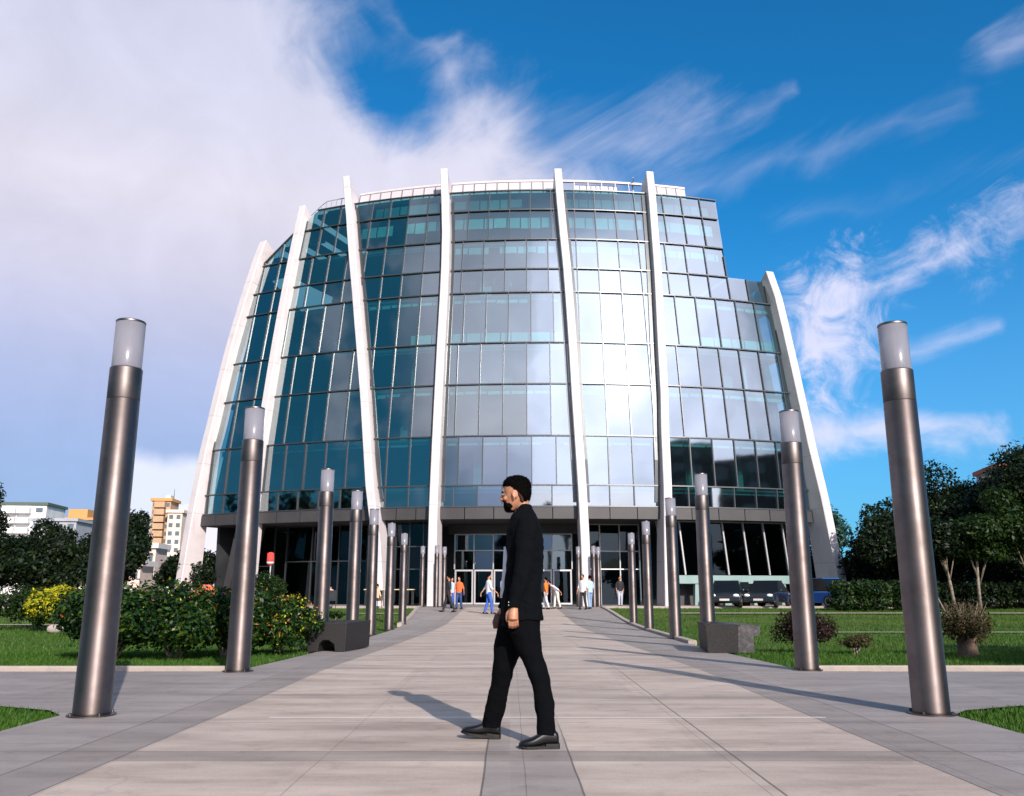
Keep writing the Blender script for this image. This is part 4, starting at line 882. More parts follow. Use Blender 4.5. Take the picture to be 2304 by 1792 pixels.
MB().box(.2, 1.0, -1, 1, 16.702, 17.4).build('roof_house', M['pink_far'], tw); mb = MB(); mb.tube([(1.3, 0, 16.6), (1.3, 0, 18.6)], [.10, .04], 6); mb.build('antenna', M['far_window'], tw)
block('apartment_tower', 'pale pink tower just left of the leftmost rib', (-57.6, 150, 0), 2.4, 5, 14.0, M['pink_far'], M['pink_far'], 2, 10, .1)
for i, (x, y, w, h, lab) in enumerate([(-40.6, 92, 3.2, 6.2, 'stepped pinkish house below the tan tower'), (-37.4, 90, 2.6, 5.2, 'small pinkish house next to the foot of the leftmost rib'), (-39.0, 80, 3.4, 3.6, 'lowest pale pink house among the trees by the leftmost rib'), (-35.2, 82, 2.2, 3.2, 'little pale house touching the leftmost rib')]):
    block('small_house', lab, (x, y, 0), w, 4, h, M['pink_far'], M['white_far'], 3, max(1, int(h / 1.6)), .1, (.45, .45), group='pink houses on the slope')
block('far_house', 'building with a red-brown roof showing above the largest right tree', (56.6, 97, 0), 4.2, 8, 14.2, M['grey_far'], M['red_roof'], 3, 6, -.2)
block('garden_shed', 'low pale shed behind the trees right of the building', (29.8, 64, .1), 4.2, 3, 1.9, M['white_far'], M['white_far'], 4, 1, 0)
# what stands behind the camera and shows up mirrored in the facade
block('office_block', 'dark tower outside the picture, mirrored in the right bay of the facade', (60, -25, 0), 22, 14, 34, M['dark_wall'], M['soffit'], 6, 12, math.pi + .55)
block('office_block', 'broad dark building outside the picture, mirrored near the right-hand rib', (84, -8, 0), 30, 14, 31, M['dark_wall'], M['soffit'], 7, 9, math.pi + .8)
GR = 'trees outside the picture mirrored in the facade'
for i, (x, y, h, rx, zb, lab) in enumerate([(-9, -30, 13, 4.2, 4, 'leafy tree mirrored at the bottom of the facade left of the man'), (5.5, -31, 17, 2.6, 11, 'tall thin tree mirrored low in the facade above the man'), (9.5, -33, 14, 3.0, 8, 'thin tree mirrored to the right of the tallest mirrored tree'),
   (24, -32, 14, 6, 3, 'round tree mirrored low in the right bays'), (-26, -26, 15, 6, 4, 'wide tree mirrored below the slanting rib'), (-47, 44, 15, 5, 3, 'wide tree mirrored in the leftmost bay'), (-45, 32, 14, 5, 3, 'wide tree mirrored in the second bay from the left'), (-42, 18, 15, 6, 3, 'tree mirrored in the left bays beside the leftmost tree'), (38, -20, 15, 6, 3, 'round tree mirrored in front of the dark tower')]):
    tree('park_tree', lab, 'tree', (x, y, 0), h, rx, rx, zb, 3000, .42, M['leaf_dark'], .3, 60 + i, 10, GR)

# ------------------------------------------------------------------ the walking man
M['skin'] = mat('skin', (.43, .20, .115), .5, noise=(30, (.36, .16, .09), .4, .7)); M['skin'].node_tree.nodes['Principled BSDF'].inputs['Subsurface Weight'].default_value = .08
M['skin'].node_tree.nodes['Principled BSDF'].inputs['Subsurface Radius'].default_value = (.012, .005, .003)
M['hair'] = mat('black_hair', (.0022, .0018, .0018), .95, spec=.05, bump=(220, 1.0, .004)); M['jacket'] = mat('black_suit_cloth', (.0022, .0028, .0040), .9, spec=.07, bump=(220, .3, .001))
M['trouser'] = mat('black_trouser_cloth', (.0020, .0024, .0034), .9, spec=.06, bump=(220, .3, .001)); M['shirt'] = mat('white_shirt', (.55, .55, .62), .8)
M['shoe'] = mat('black_polished_leather', (.003, .003, .0035), .3); M['sole'] = mat('shoe_sole', (.005, .005, .005), .7); M['lens'] = mat('dark_lens', (.004, .004, .005), .12)
M['brown'] = mat('brown_leather', (.09, .035, .02), .5)
def hr(z, x0, x1, yc, yh, k=24, e=2.3, tilt=0.0):
    cx, rx = (x0 + x1) / 2, (x1 - x0) / 2; out = []
    for j in range(k):
        a = 2 * math.pi * j / k; c, s = math.cos(a), math.sin(a)
        dx = math.copysign(abs(c) ** (2 / e), c); out.append((cx + rx * dx, yc + yh * math.copysign(abs(s) ** (2 / e), s), z + tilt * rx * dx))
    return out
def interp(L, m=3):
    out = []
    for i in range(len(L) - 1):
        p0, p1, p2, p3 = L[max(i - 1, 0)], L[i], L[i + 1], L[min(i + 2, len(L) - 1)]
        for q in range(m):
            t = q / m; out.append(tuple(.5 * ((2 * b) + (-a + c) * t + (2 * a - 5 * b + 4 * c - d) * t * t + (-a + 3 * b - 3 * c + d) * t ** 3) for a, b, c, d in zip(p0, p1, p2, p3)))
    return out + [L[-1]]
def hl(mb, L, m=3, **kw):
    R = [hr(*l, **kw) for l in interp(L, m)]
    if R[0][0][2] > R[-1][0][2]: R = R[::-1]
    return mb.rings(R)
man = thing('person', 'bearded man in a black suit with short black hair striding left across the path', 'person', (0, 6.1, 0))
TURN = Matrix.Rotation(R_(-17), 4, 'Z')
HC = Vector((.052, 0, 1.546))                                         # chin-level point under the skull
def headpt(p): return (HC + (TURN @ Matrix.Rotation(R_(-4), 4, 'Y')) @ Vector(p))
headrings = [(.004, -.070, -.030, 0, .022), (.012, -.084, -.008, 0, .033), (.03, -.091, .02, 0, .046), (.05, -.089, .045, 0, .055), (.07, -.088, .066, 0, .062), (.09, -.088, .080, 0, .068),
    (.11, -.087, .089, 0, .073), (.13, -.086, .096, 0, .076), (.15, -.090, .100, 0, .0775), (.175, -.088, .099, 0, .077), (.20, -.076, .091, 0, .070), (.22, -.055, .074, 0, .056), (.236, -.022, .045, 0, .034), (.241, .0, .02, 0, .014)]
mb = MB(); t_ = MB(); hl(t_, headrings, 3, k=28, e=2.15)
t_.tube([(-.086, 0, .138), (-.100, 0, .118), (-.116, 0, .098), (-.108, 0, .088), (-.085, 0, .086)], [.010, .011, .015, .013, .008], 12)   # nose
t_.ell((-.100, .011, .092), (.011, .009, .008)); t_.ell((-.100, -.011, .092), (.011, .009, .008))
t_.ell((-.091, 0, .063), (.009, .024, .0065)); t_.ell((-.089, 0, .053), (.009, .021, .007)); t_.ell((-.083, 0, .022), (.016, .022, .017))
t_.ell((-.083, 0, .148), (.010, .050, .010))
for s in (-1, 1):
    t_.ell((-.066, s * .044, .095), (.022, .020, .018)); t_.ell((-.079, s * .031, .126), (.012, .014, .010))
    E1 = Matrix.Rotation(s * R_(-22), 3, 'Z') @ Matrix.Rotation(R_(-10), 3, 'Y')
    t_.ell((.012, s * .079, .112), (.018, .006, .028), rot=E1); t_.tube([Vector((.012, s * .079, .112)) + E1 @ Vector((.016 * math.cos(a), s * .006, .026 * math.sin(a))) for a in [math.pi * (1.25 - 1.62 * i / 14) for i in range(15)]], [.0042] * 15, 8)
    t_.ell((.004, s * .080, .086), (.009, .006, .011))
mb.add([headpt(p) for p in t_.V], t_.F)
hl(mb, [(1.47, .06, .17, 0, .07), (1.53, .052, .152, 0, .058), (1.58, .045, .137, 0, .056), (1.62, .04, .131, 0, .056), (1.66, .03, .126, 0, .056)], 3, tilt=.12)
# slim body under the clothes, joined in one surface
hl(mb, [(.84, -.02, .17, 0, .13), (1.0, -.01, .18, 0, .14), (1.2, .0, .19, 0, .155), (1.35, .01, .19, 0, .175), (1.44, .03, .175, 0, .17), (1.49, .05, .16, 0, .10)], 3)
mb.tube([(.11, -.15, 1.44), (.10, -.215, 1.38), (.095, -.225, 1.15), (.045, -.237, .93), (.022, -.243, .885)], [.045, .045, .037, .029, .026], 14)
mb.tube([(.12, .15, 1.44), (.10, .215, 1.38), (.07, .225, 1.15), (-.02, .237, .93), (-.06, .243, .86)], [.045, .045, .037, .029, .026], 14)
mb.tube([(.08, -.08, .86), (.13, -.09, .60), (.19, -.11, .42), (.235, -.145, .2), (.245, -.16, .07)], [.085, .07, .052, .042, .035], 14)
mb.tube([(.06, .08, .86), (-.0, .09, .60), (-.07, .12, .40), (-.105, .16, .2), (-.125, .19, .08)], [.085, .07, .052, .042, .035], 14)
# hands: palm, four bent fingers, thumb
def hand(mb, w, side, curl=1.0, dirx=-1, lean=0.0):
    w = Vector(w)
    def P(a, b, c): return w + Vector((a + lean * -c, b * side, c))       # a: along the width (thumb side negative x), b: outwards, c: down
    mb.tube([P(.006, 0, .02), P(.004, .001, -.02), P(.0, .004, -.055), P(.0, .006, -.085)], [.024, .029, .034, .034], 14)
    for i, (ax, ln) in enumerate(((-.027, .92), (-.009, 1.02), (.010, .95), (.027, .76))):
        k = 1 + .15 * i * curl
        p0 = P(ax * .8, .004, -.068); p1 = P(ax, .003, -.092); p2 = P(ax + .002, -.010 * k, -.092 - .030 * ln); p3 = P(ax + .004, -.032 * k, -.092 - .045 * ln); p4 = P(ax + .004, -.050 * k, -.092 - .045 * ln + .006)
        mb.tube([p0, p1, p2, p3, p4], [.0095, .0098, .0090, .0082, .0062], 10); mb.ell(p4, (.0062, .0062, .0062), 8, 6)
    t0 = P(-.020, -.004, -.020); mb.tube([t0, P(-.038, -.012, -.045), P(-.043, -.020, -.070), P(-.040, -.026, -.092)], [.013, .0125, .0105, .0080], 10); mb.ell(P(-.040, -.026, -.093), (.008, .008, .009), 8, 6)
hand(mb, (.020, -.246, .895), -1); hand(mb, (-.058, .245, .87), 1)
body = mb.build('body', M['skin'], man); remesh(body, .0048, 3)
# the nose, glasses, beard and hair
mb = MB(); t_ = MB()
hairr = [(.058, .062, .074, 0, .022), (.07, .052, .086, 0, .050), (.09, .043, .0945, 0, .0685), (.105, .032, .0995, 0, .0752), (.118, .012, .104, 0, .0778), (.130, -.016, .107, 0, .0790), (.142, -.036, .109, 0, .0800), (.155, -.054, .110, 0, .0808), (.168, -.074, .110, 0, .0808), (.178, -.087, .110, 0, .0800), (.20, -.092, .104, 0, .0775), (.223, -.082, .090, 0, .066), (.243, -.060, .064, 0, .048), (.254, -.028, .034, 0, .024)]
hl(t_, hairr, 3, k=28, e=2.1); mb.add([headpt(p) for p in t_.V], t_.F)
hair = mb.build('hair', M['hair'], man); remesh(hair, .0035, 2, (.016, .008))
fd = MB(); t_ = MB(); hl(t_, [(.050, .040, .064, 0, .042), (.07, .034, .074, 0, .0622), (.09, .024, .086, 0, .0700), (.11, -.004, .0935, 0, .0748), (.125, -.030, .098, 0, .0775), (.142, -.052, .1020, 0, .0790), (.158, -.066, .1030, 0, .0790), (.17, -.076, .10, 0, .0780)], 3, k=28, e=2.1)
fd.add([headpt(p) for p in t_.V], t_.F); fdo = fd.build('hair_fade', mat('cropped_hair_fade', (.045, .024, .017), .8, spec=.1, noise=(90, (.10, .048, .03), .5, .62)), man, True)
mb = MB(); t_ = MB(); hl(t_, [(.000, -.078, -.026, 0, .026), (.012, -.089, -.018, 0, .038), (.03, -.0950, -.020, 0, .0500), (.05, -.0935, -.034, 0, .0580), (.066, -.0925, -.052, 0, .0575), (.078, -.0925, -.070, 0, .050), (.086, -.0915, -.080, 0, .034)], 3, k=26, e=2.15)
for s in (-1, 1): t_.ell((-.040, s * .052, .042), (.026, .008, .022), rot=Matrix.Rotation(s * R_(-14), 3, 'Z'))
mb.add([headpt(p) for p in t_.V], t_.F); bd_ = mb.build('beard', M['hair'], man); remesh(bd_, .004, 2, (.015, .003))
mb = MB(); t_ = MB()
for s in (-1, 1): t_.tube([(-.094, s * .012, .140), (-.0945, s * .032, .1455), (-.080, s * .054, .140)], [.0045, .0058, .0035], 8)
mb.add([headpt(p) for p in t_.V], t_.F); mb.build('eyebrow', M['hair'], man, True)
for s in (-1, 1):
    t_ = MB(); t_.ell((-.0885, s * .031, .126), (.0085, .0135, .0070)); o = MB().add([headpt(p) for p in t_.V], t_.F).build('eye', mat('eye_white', (.30, .26, .24), .3), man, True)
    t_ = MB(); t_.ell((-.0955, s * .031, .126), (.0030, .0065, .0062)); p_ = MB().add([headpt(p) for p in t_.V], t_.F).build('iris', M['lens'], o, True)
# short strands that break up the outline of the hair
hv = [v.co.copy() for v in hair.data.vertices]; hn = [v.normal.copy() for v in hair.data.vertices]; rr = random.Random(12); st = MB()
for q in range(5200):
    i = rr.randrange(len(hv)); p, n = hv[i], hn[i]; tdir = (n * rr.uniform(.35, 1.0) + Vector((rr.uniform(.1, .9), rr.uniform(-.4, .4), rr.uniform(-.5, .2)))).normalized(); sd_ = tdir.cross(Vector((rr.random(), rr.random(), rr.random()))).normalized() * .0013
    L_ = rr.uniform(.005, .012) * (.6 if p.z < 1.70 else 1.0); st.add([p - n * .001 - sd_, p - n * .001 + sd_, p + tdir * L_], [(0, 1, 2)])
so = st.build('hair_strands', M['hair'], man); so.parent = hair; so['kind'] = 'stuff'
hv = [v.co.copy() for v in bd_.data.vertices]; hn = [v.normal.copy() for v in bd_.data.vertices]; st = MB()
for q in range(2600):
    i = rr.randrange(len(hv)); p, n = hv[i], hn[i]; tdir = (n * rr.uniform(.2, .8) + Vector((rr.uniform(-.4, .7), rr.uniform(-.4, .4), rr.uniform(-1.0, .5)))).normalized(); sd_ = tdir.cross(Vector((rr.random(), rr.random(), rr.random()))).normalized() * .0011
    st.add([p - n * .001 - sd_, p - n * .001 + sd_, p + tdir * rr.uniform(.003, .007)], [(0, 1, 2)])
so = st.build('beard_strands', M['hair'], man); so.parent = bd_; so['kind'] = 'stuff'
# jacket
mb = MB()
hl(mb, [(1.592, .068, .146, 0, .060), (1.566, .050, .156, 0, .074), (1.544, .033, .168, 0, .10), (1.519, .012, .182, 0, .145), (1.481, -.005, .203, 0, .18), (1.431, -.017, .219, 0, .195), (1.357, -.024, .229, 0, .20), (1.197, -.028, .226, 0, .188), (1.027, -.042, .217, 0, .178), (.906, -.058, .221, 0, .188), (.805, -.067, .226, 0, .200)], 3, k=32, e=2.4)
hl(mb, [(1.505, .075, .165, -.13, .06), (1.485, .066, .178, -.165, .06), (1.454, .056, .187, -.185, .065), (1.393, .044, .189, -.205, .068), (1.308, .040, .176, -.218, .064), (1.189, .034, .158, -.228, .058), (1.084, .018, .133, -.235, .055), (.979, -.002, .098, -.24, .050), (.888, -.020, .058, -.245, .043)], 3)
hl(mb, [(1.515, .075, .165, .13, .06), (1.495, .066, .18, .165, .06), (1.46, .056, .19, .185, .065), (1.40, .040, .189, .205, .068), (1.331, .024, .166, .22, .066), (1.204, .004, .137, .23, .06), (1.091, -.024, .094, .235, .056), (.978, -.050, .048, .24, .05), (.880, -.088, -.010, .245, .043)], 3)
for z, a_, b_, y_ in ((1.19, .150, .06, -.272), (1.13, .135, .03, -.276), (1.07, .11, .02, -.280), (1.33, .17, .09, -.268), (.96, .08, .0, -.284)): mb.tube([(a_, y_ + .012, z + .03), ((a_ + b_) / 2, y_, z), (b_, y_ + .006, z - .014)], [.006, .012, .006], 8)
for z, a_ in ((1.10, .15), (.93, .15)): mb.tube([(a_ - .10, -.176, z + .04), (a_ - .04, -.180, z), (a_, -.172, z - .02)], [.006, .012, .006], 8)
jk = mb.build('jacket', M['jacket'], man); remesh(jk, .0065, 3, (.09, .026))
mb = MB(); mb.rings([hr(1.30, -.045, .0, 0, .03, 14), hr(1.15, -.052, .0, 0, .03, 14), hr(.99, -.068, .0, 0, .03, 14), hr(.95, -.072, .0, 0, .028, 14)][::-1]); mb.build('shirt', M['shirt'], man, True)
mb = MB()
for z in (.905, .925): mb.ell((-.010, -.291, z), (.005, .003, .005), 8, 6)
mb.build('button', mat('cuff_button', (.3, .3, .3), .25, .8), man, True)
# trousers
mb = MB()
hl(mb, [(.90, -.040, .19, 0, .15), (.86, -.05, .20, 0, .165), (.82, -.055, .205, 0, .17), (.76, -.06, .20, 0, .17)], 3)
hl(mb, [(.884, -.029, .208, -.07, .10), (.79, -.023, .202, -.08, .105), (.697, .007, .206, -.085, .10), (.581, .059, .221, -.09, .09), (.502, .098, .242, -.10, .08), (.389, .139, .272, -.11, .071), (.279, .160, .288, -.13, .064), (.17, .173, .296, -.145, .062), (.082, .175, .303, -.157, .063)], 3)
hl(mb, [(.881, -.061, .194, .07, .10), (.76, -.083, .163, .08, .105), (.664, -.104, .125, .085, .10), (.569, -.119, .076, .09, .09), (.462, -.124, .026, .10, .08), (.366, -.14, .002, .12, .071), (.27, -.161, -.021, .14, .065), (.186, -.177, -.036, .16, .062), (.125, -.193, -.052, .18, .062), (.075, -.197, -.066, .19, .063)], 3)
for x0, x1, z, y in ((.10, .22, .54, -.165), (.12, .25, .46, -.165), (.19, .27, .16, -.196), (.18, .26, .21, -.190), (-.05, .12, .72, -.16), (.03, .19, .66, -.165), (-.17, -.09, .17, .142), (-.15, -.08, .23, .135)): mb.tube([(x0, y + .02, z + .02), ((x0 + x1) / 2, y, z), (x1, y + .02, z - .012)], [.006, .012, .006], 8)
tr_ = mb.build('trousers', M['trouser'], man); remesh(tr_, .0065, 3, (.10, .022))
# shoes
def shoe(x_toe, x_heel, yc, lift, yaw, pitch):
    L = x_heel - x_toe; sec = []
    for t, zt, zb, w, dz in ((0, .030, .016, .012, 0), (.03, .042, .012, .026, 0), (.10, .052, .010, .038, 0), (.22, .060, .010, .046, 0), (.36, .072, .012, .047, 0), (.50, .094, .016, .042, 0), (.62, .112, .024, .038, 0), (.78, .118, .026, .038, 0), (.92, .112, .026, .036, 0), (.985, .095, .028, .028, 0), (1, .06, .032, .014, 0)):
        sec.append([(x_toe + L * t, math.copysign(abs(math.sin(a)) ** .85, math.sin(a)) * w, (zt + zb) / 2 + (zt - zb) / 2 * math.copysign(abs(math.cos(a)) ** .8, math.cos(a))) for a in [-2 * math.pi * j / 20 for j in range(20)]])
    def tf(p): 
        v = Vector(p) - Vector((x_heel - .03, 0, 0)); v = Matrix.Rotation(pitch, 3, 'Y') @ v; v = Matrix.Rotation(yaw, 3, 'Z') @ v; return v + Vector((x_heel - .03, yc, lift))
    a = MB(); a.rings([[tf(p) for p in r] for r in sec]); o = a.build('shoe', M['shoe'], man, True); sb = o.modifiers.new('s', 'SUBSURF'); sb.levels = 1; sb.render_levels = 2
    b = MB(); out = [(0.0, .006), (.02, .024), (.08, .038), (.2, .050), (.36, .050), (.5, .042), (.66, .038), (.85, .040), (.96, .036), (1.0, .018)]
    ring = [(x_toe - .004 + (L + .008) * t, w) for t, w in out] + [(x_toe - .004 + (L + .008) * t, -w) for t, w in out[::-1]]
    b.rings([[tf((x, w, 0.0 + (.010 if x < x_toe + .04 else 0))) for x, w in ring], [tf((x, w, .018)) for x, w in ring]]); heel = [(x, w) for x, w in ring if x > x_toe + .64 * L]
    b.rings([[tf((x, w, .0185)) for x, w in heel], [tf((x, w * .97, .032)) for x, w in heel]]); s_ = b.build('sole', M['sole']); s_.parent = o
shoe(.055, .318, -.168, 0.0, R_(4), 0)
shoe(-.342, -.070, .20, .001, R_(-3), R_(7) * 1.0)
# brown wrist bag in the far hand
mb = MB(); mb.rings([hr(.735, -.120, -.055, .235, .03, 16), hr(.78, -.128, -.050, .235, .04, 16), hr(.835, -.110, -.058, .235, .03, 16)])
bag = mb.build('wrist_bag', M['brown']); bag.location = (0, 6.1, 0); tag(bag, "small brown leather wrist bag held in the walking man's far hand", 'bag')

# ------------------------------------------------------------------ people near the entrance
cloth = {}
def cm(n, c):
    if n not in cloth: cloth[n] = mat(n + '_cloth', c, .85)
    return cloth[n]
def walker(label, loc, rz, top, bottom, h=1.72, stride=.25, arm=.15, bend=0.0, skin='skin', group=None, sit=False, hairc='hair'):
    t = thing('person', label, 'person', loc, group, rz); k = h / 1.75
    B = MB(); A = MB(); Tm = MB()
    def Q(x, y, z):
        if sit: z -= .42
        if z > .95 and bend: d = z - .95; x -= math.sin(bend) * d; z = .95 + math.cos(bend) * d
        return Vector((x * k, y * k, z * k))
    hd = Q(-.01, 0, 1.63); B.ell(hd, (.095 * k, .075 * k, .118 * k), 14, 10); B.ell(Q(-.11, 0, 1.62), (.014, .012, .016), 8, 6)
    for s in (-1, 1): B.ell(Q(0, s * .078, 1.63), (.014, .006, .025), 8, 6)
    B.tube([Q(.01, 0, 1.42), Q(0, 0, 1.55)], [.055 * k, .05 * k], 10); B.tube([Q(0, 0, .9), Q(0, 0, 1.15), Q(0, 0, 1.40)], [.10 * k, .10 * k, .12 * k], 12)
    for s in (-1, 1):
        sh = Q(0, s * .17, 1.40); el_ = Q(.03 - arm * s * .3, s * .23, 1.12); wr = Q(-.02 - arm * s, s * .24, .88)
        B.tube([sh, el_, wr], [.04 * k, .034 * k, .024 * k], 8)
        for f in range(4): B.tube([wr, wr + Vector((-.012 + .012 * f - .01, 0, -.09)) * k, wr + Vector((-.012 + .014 * f - .02, -.01 * s, -.16 + .012 * abs(f - 1))) * k], [.016, .011, .007], 6)
        B.tube([wr, wr + Vector((-.035, -s * .01, -.08)) * k], [.012, .008], 6)
        A.tube([sh + Vector((0, -s * .02, .0)), el_, el_.lerp(wr, .25)], [.062 * k, .05 * k, .048 * k], 10)
        if sit: kn = Vector((-.42 * k, s * .12 * k, .48 * k)); ft = Vector((-.44 * k, s * .13 * k, .06))
        else: kn = Q(-.03 - s * stride * .45, s * .09, .50); ft = Q(.02 - s * stride, s * .10, .06)
        hip = Q(0, s * .09, .92); B.tube([hip, kn, ft], [.075 * k, .05 * k, .038 * k], 10); Tm.tube([hip, kn, kn.lerp(ft, .93)], [.098 * k, .072 * k, .060 * k], 10)
        B.tube([ft + Vector((.05, 0, -.02)), ft + Vector((-.14, 0, -.035))], [.03, .018], 8)
        shoe_ = MB(); shoe_.tube([ft + Vector((.075, 0, -.02)), ft + Vector((.04, 0, .0)), ft + Vector((-.06, 0, -.012)), ft + Vector((-.15, 0, -.03)), ft + Vector((-.19, 0, -.035))], [.03, .045, .043, .034, .015], 10); shoe_.build('shoe', M['shoe'], t, True)
    A.rings([[Q(.13 * a * math.cos(q) , b * math.sin(q), z) for q in [2 * math.pi * j / 16 for j in range(16)]] for z, a, b in ((.86, 1.0, .175), (1.0, .95, .16), (1.2, 1.02, .185), (1.36, 1.0, .20), (1.44, .75, .15), (1.475, .45, .07))])
    Tm.rings([[Q(.125 * math.cos(q), .165 * math.sin(q), z) for q in [2 * math.pi * j / 16 for j in range(16)]] for z in (.82, .97)])
    bo = B.build('body', M[skin], t); remesh(bo, .014, 1); a = A.build('shirt', top, t); remesh(a, .018, 1); tr2 = Tm.build('trousers', bottom, t); remesh(tr2, .018, 1)
    H = MB(); H.ell(hd + Vector((.018, 0, .028)) * k, (.095 * k, .085 * k, .108 * k), 14, 10); H.build('hair', M[hairc], t, True); return t
GPp = 'people around the entrance'
walker('person in black clothes stepping onto the path left of the doors', (-2.95, 42.3, gz(42.3)), 0, cm('black', (.015, .015, .018)), cm('black', (.015, .015, .018)), 1.72, .3, group=GPp)
walker('person in an orange-red shirt left of the pale door frames', (-2.65, 45.6, .06), 1.2, cm('orange_red', (.65, .12, .03)), cm('dark_blue', (.02, .05, .16)), 1.65, .12, group=GPp)
walker('person in a blue and white top behind the orange-red shirt', (-3.15, 47.4, .09), 2.2, cm('pale_blue', (.35, .50, .68)), cm('blue', (.03, .10, .40)), 1.6, .1, group=GPp)
walker("person in a loose white top and blue trousers left of the suited man's back", (-.98, 40.4, gz(40.4)), 3.3, cm('white', (.55, .55, .58)), cm('blue', (.03, .13, .42)), 1.82, .16, .35, group=GPp)
walker('person in pale grey clothes just behind the loose white top', (-.35, 43.2, gz(43.2)), 2.7, cm('grey', (.40, .40, .48)), cm('dark_blue', (.02, .05, .16)), 1.75, .1, group=GPp)
walker('person in a bright orange shirt and white trousers right of the suited man', (1.85, 45.5, .06), -.4, cm('orange', (.80, .16, .02)), cm('white', (.55, .55, .58)), 1.6, .2, group=GPp)
walker('person in white bending forward right of the orange shirt', (2.45, 46.0, .07), .3, cm('white', (.55, .55, .58)), cm('cream', (.60, .56, .48)), 1.6, .15, .2, .75, group=GPp)
walker('person in a white shirt and black trousers in front of the right central rib', (3.72, 45.0, .05), 1.0, cm('white', (.55, .55, .58)), cm('black', (.015, .015, .018)), 1.75, .15, group=GPp)
walker('person in blue jeans and a pale top at the foot of the right central rib', (4.15, 45.8, .07), -1.2, cm('pale_blue', (.35, .50, .68)), cm('jeans', (.20, .30, .45)), 1.7, .14, group=GPp)
walker('person in a pale pink shirt sitting behind the third left lamp post', (-9.65, 47.2, .06), -.9, cm('pale_pink', (.50, .36, .33)), cm('black', (.015, .015, .018)), 1.7, sit=True, group='people sitting by the left bays')
walker('person in a tan shirt sitting beside the foot of the slanting rib', (-7.2, 47.5, .06), .8, cm('tan', (.58, .40, .26)), cm('black', (.015, .015, .018)), 1.7, sit=True, group='people sitting by the left bays')
walker('person in a dark shirt with a white bag strap near the right doors', (6.2, 49.6, .1), 1.7, cm('black', (.015, .015, .018)), cm('grey', (.40, .40, .48)), 1.7, .1, group=GPp)
# cafe tables and stools
def table(label, loc, w):
    t = thing('cafe_table', label, 'table', loc, 'cafe tables on the forecourt')
    MB().box(-w / 2, w / 2, -.4, .4, .93, .98).build('tabletop', cm('straw', (.50, .42, .26)), t)
    for x in (-w / 2 + .08, w / 2 - .08):
        for y in (-.34, .34): MB().tube([(x, y, 0), (x, y, .929)], [.025, .025], 8).build('leg', M['mullion'], t)
def stool(label, loc, rz=0):
    t = thing('stool', label, 'seat', loc, 'dark seats by the left bays', rz)
    MB().box(-.22, .22, -.22, .22, .40, .45).build('seat', M['dark_wall'], t); MB().box(.19, .22, -.22, .22, .451, .95).build('backrest', M['dark_wall'], t)
    for x in (-.19, .19):
        for y in (-.19, .19): MB().tube([(x, y, 0), (x, y, .399)], [.018, .018], 6).build('leg', M['mullion'], t)
table('straw-coloured high table just left of the left central rib', (-6.1, 49.9, .1), 1.3); table('straw-coloured high table behind the sixth left lamp post', (-7.7, 50.2, .1), 1.2)
stool('dark chair under the person in the pale pink shirt', (-9.62, 47.25, .06), -.9 ); stool('dark chair under the person in the tan shirt', (-7.2, 47.55, .06), .8)
# red sign on a post and orange tarpaulin left of the building
t = thing('sign_post', 'thin post with a small red and white sign right of the second left lamp post', 'sign', (-9.35, 34, -.2))
MB().tube([(0, 0, 0), (.02, 0, 2.15)], [.03, .03], 8).build('post', M['light_frame'], t); MB().lathe([(.02, 2.15), (.11, 2.18), (.14, 2.32), (.13, 2.62), (.04, 2.66)], 14).build('sign_head', cm('red_plastic', (.70, .05, .04)), t, True)
MB().lathe([(.115, 2.20), (.142, 2.25), (.142, 2.29)], 14).build('white_band', M['rib'], t, True)
mb = MB(); rr = random.Random(8); mb.rings([hr(.0, -.62, .62, 0, .5, 22, 3), hr(.5, -.60, .60, 0, .45, 22, 3), hr(.95, -.50, .56, 0, .36, 22, 2.6), hr(1.25, -.22, .50, 0, .26, 22, 2.3), hr(1.42, -.02, .36, 0, .12, 22, 2.2)])
o = mb.build('tarpaulin_cover', cm('orange_tarpaulin', (.75, .14, .06)), None); remesh(o, .04, 1, (.3, .08)); o.location = (-11.9, 34, -.2); tag(o, 'orange tarpaulin draped over something behind the hedge, near the leftmost rib', 'cover')

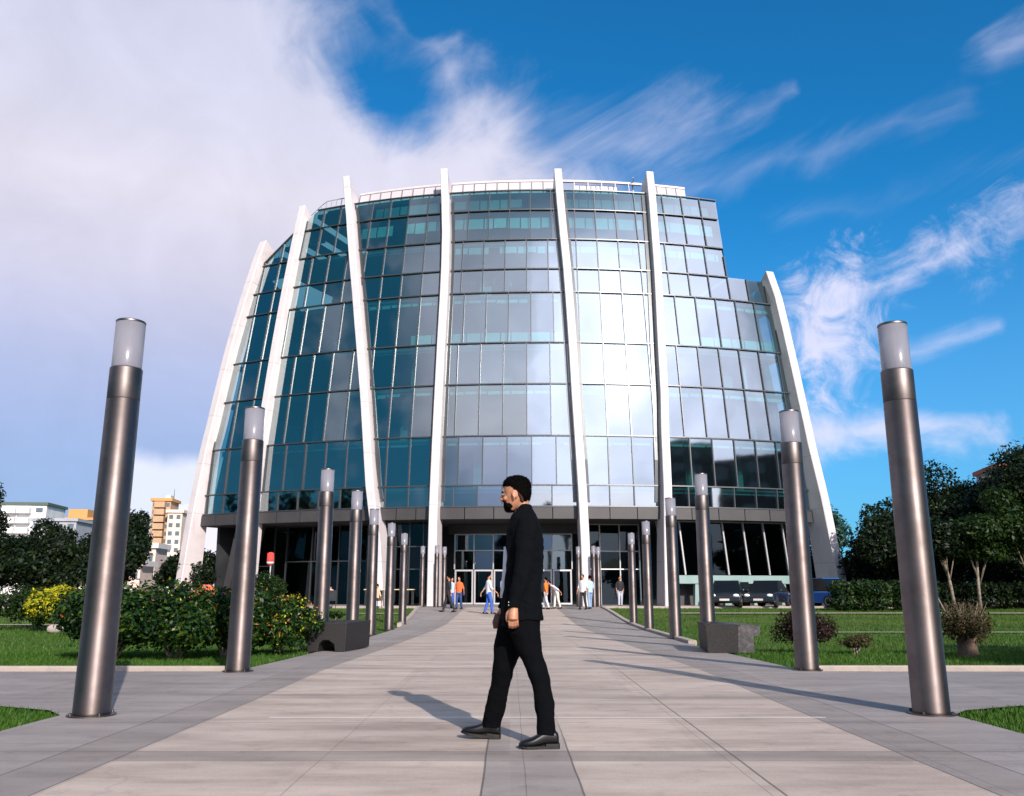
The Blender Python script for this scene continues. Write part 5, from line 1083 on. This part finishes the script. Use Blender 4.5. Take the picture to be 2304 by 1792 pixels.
# ------------------------------------------------------------------ vehicles parked at the right bay
M['car_paint'] = mat('dark_car_paint', (.012, .014, .02), .25, coat=1.0); M['tyre'] = mat('tyre_rubber', (.012, .012, .012), .85); M['rim'] = mat('alloy_rim', (.45, .45, .46), .35, 1.0)
M['car_glass'] = mat('car_window_glass', (.006, .008, .010), .16, spec=.3); M['headlamp'] = mat('headlamp_glass', (.85, .85, .82), .1, coat=1.0); M['tail'] = mat('orange_lamp', (.85, .18, .03), .2)
M['blue_paint'] = mat('blue_van_paint', (.015, .10, .38), .35, coat=.6)
def car(label, loc, rz, paint, L=4.3, H=1.42, group='cars parked beside the building', tall=False):
    t = thing('parked_car', label, 'car', loc, group, rz); w = .86; l = L / 2
    low = [(-l, .30), (-l + .02, .62), (-l + .25, .74), (-l * .48, .84), (l * .60, .86), (l * .93, .80), (l, .62), (l, .30), (l * .8, .22), (-l * .8, .22)]
    if tall: cab = [(-l + .5, .85), (-l + .95, H), (l - .05, H + .05), (l - .02, .85)]
    else: cab = [(-l * .46, .835), (-l * .14, H), (l * .38, H), (l * .78, .845)]
    def ext(P, w0, w1, zt):
        mb = MB(); n = len(P); f = lambda z: w0 + (w1 - w0) * max(0, min(1, (z - .85) / (zt - .85)))
        mb.V = [(x, -f(z), z) for x, z in P] + [(x, f(z), z) for x, z in P]; mb.F = [tuple(range(n)), tuple(range(2 * n - 1, n - 1, -1))] + [(i, i + n, (i + 1) % n + n, (i + 1) % n) for i in range(n)]; return mb
    o = ext(low, w, w, 2).build('body', paint, t); b = o.modifiers.new('b', 'BEVEL'); b.width = .07; b.segments = 3; apply_mods(o)
    cabm = ext([(x, z + .003) for x, z in cab], w - .03, w - .2, H).build('cabin', M['car_glass'], t); b = cabm.modifiers.new('b', 'BEVEL'); b.width = .04; b.segments = 2; apply_mods(cabm)
    x0, x1 = cab[1][0], cab[2][0]; MB().box(x0 - .02, x1 + .02, -(w - .19), w - .19, H - .01, H + .035).build('roof', paint, t)
    for x in (-l * .66, l * .64):
        for s in (-1, 1):
            wm = MB(); R = [[(x + r * math.cos(2 * math.pi * j / 24), s * yy, .32 + r * math.sin(2 * math.pi * j / 24)) for j in range(24)] for r, yy in ((.22, .70), (.32, .70), (.32, .875), (.22, .885))]; wm.rings(R); wo = wm.build('wheel', M['tyre'], t)
            rm = MB(); rm.rings([[(x + r * math.cos(2 * math.pi * j / 20), s * yy, .32 + r * math.sin(2 * math.pi * j / 20)) for j in range(20)] for r, yy in ((.215, .86), (.21, .89), (.06, .875))]); rm.build('rim', M['rim'], wo)
    for s in (-1, 1):
        MB().ell((-l + .05, s * .62, .64), (.08, .17, .085), 14, 8).build('headlight', M['headlamp'], t, True); MB().ell((l - .03, s * .64, .68), (.05, .14, .08), 12, 8).build('tail_light', M['tail'], t, True)
        MB().ell((cab[0][0] + .25, s * (w + .06), .92), (.05, .09, .06), 10, 6).build('wing_mirror', paint, t, True)
    MB().box(-l - .012, -l + .03, -.26, .26, .36, .47).build('number_plate', M['rib'], t); MB().box(-l - .010, -l + .03, -.45, .45, .50, .58).build('grille', M['tyre'], t)
    return t
car('dark car with white headlights right of the third right lamp post', (12.3, 46.9 + 2.9, .1), 1.25, M['car_paint'])
car('dark car parked nearest the second right lamp post, headlights towards the lawn', (14.6, 49.9, .1), 1.05, M['car_paint'])
car('low dark car between the other two cars, half hidden behind them', (13.4, 52.0, .1), 1.9, M['car_paint'], 4.0, 1.36)
car('blue car with orange lamps at the foot of the right-hand rib', (17.6, 49.5, .1), -1.15, M['blue_paint'], 3.9, 1.55, None)
# street lamp arm at the right edge
t = thing('street_lamp', 'grey street lamp reaching in from the right frame edge', 'street lamp', (26.4, 40.5, -.05))
MB().tube([(0, 0, 0), (0, 0, 5.2), (-.15, 0, 5.5), (-.6, 0, 5.62)], [.08, .05, .045, .04], 10).build('post', M['light_frame'], t, True)
MB().tube([(-.6, 0, 5.62), (-1.2, 0, 5.68), (-1.9, 0, 5.70)], [.05, .12, .05], 12).build('lamp_head', M['light_frame'], t, True)
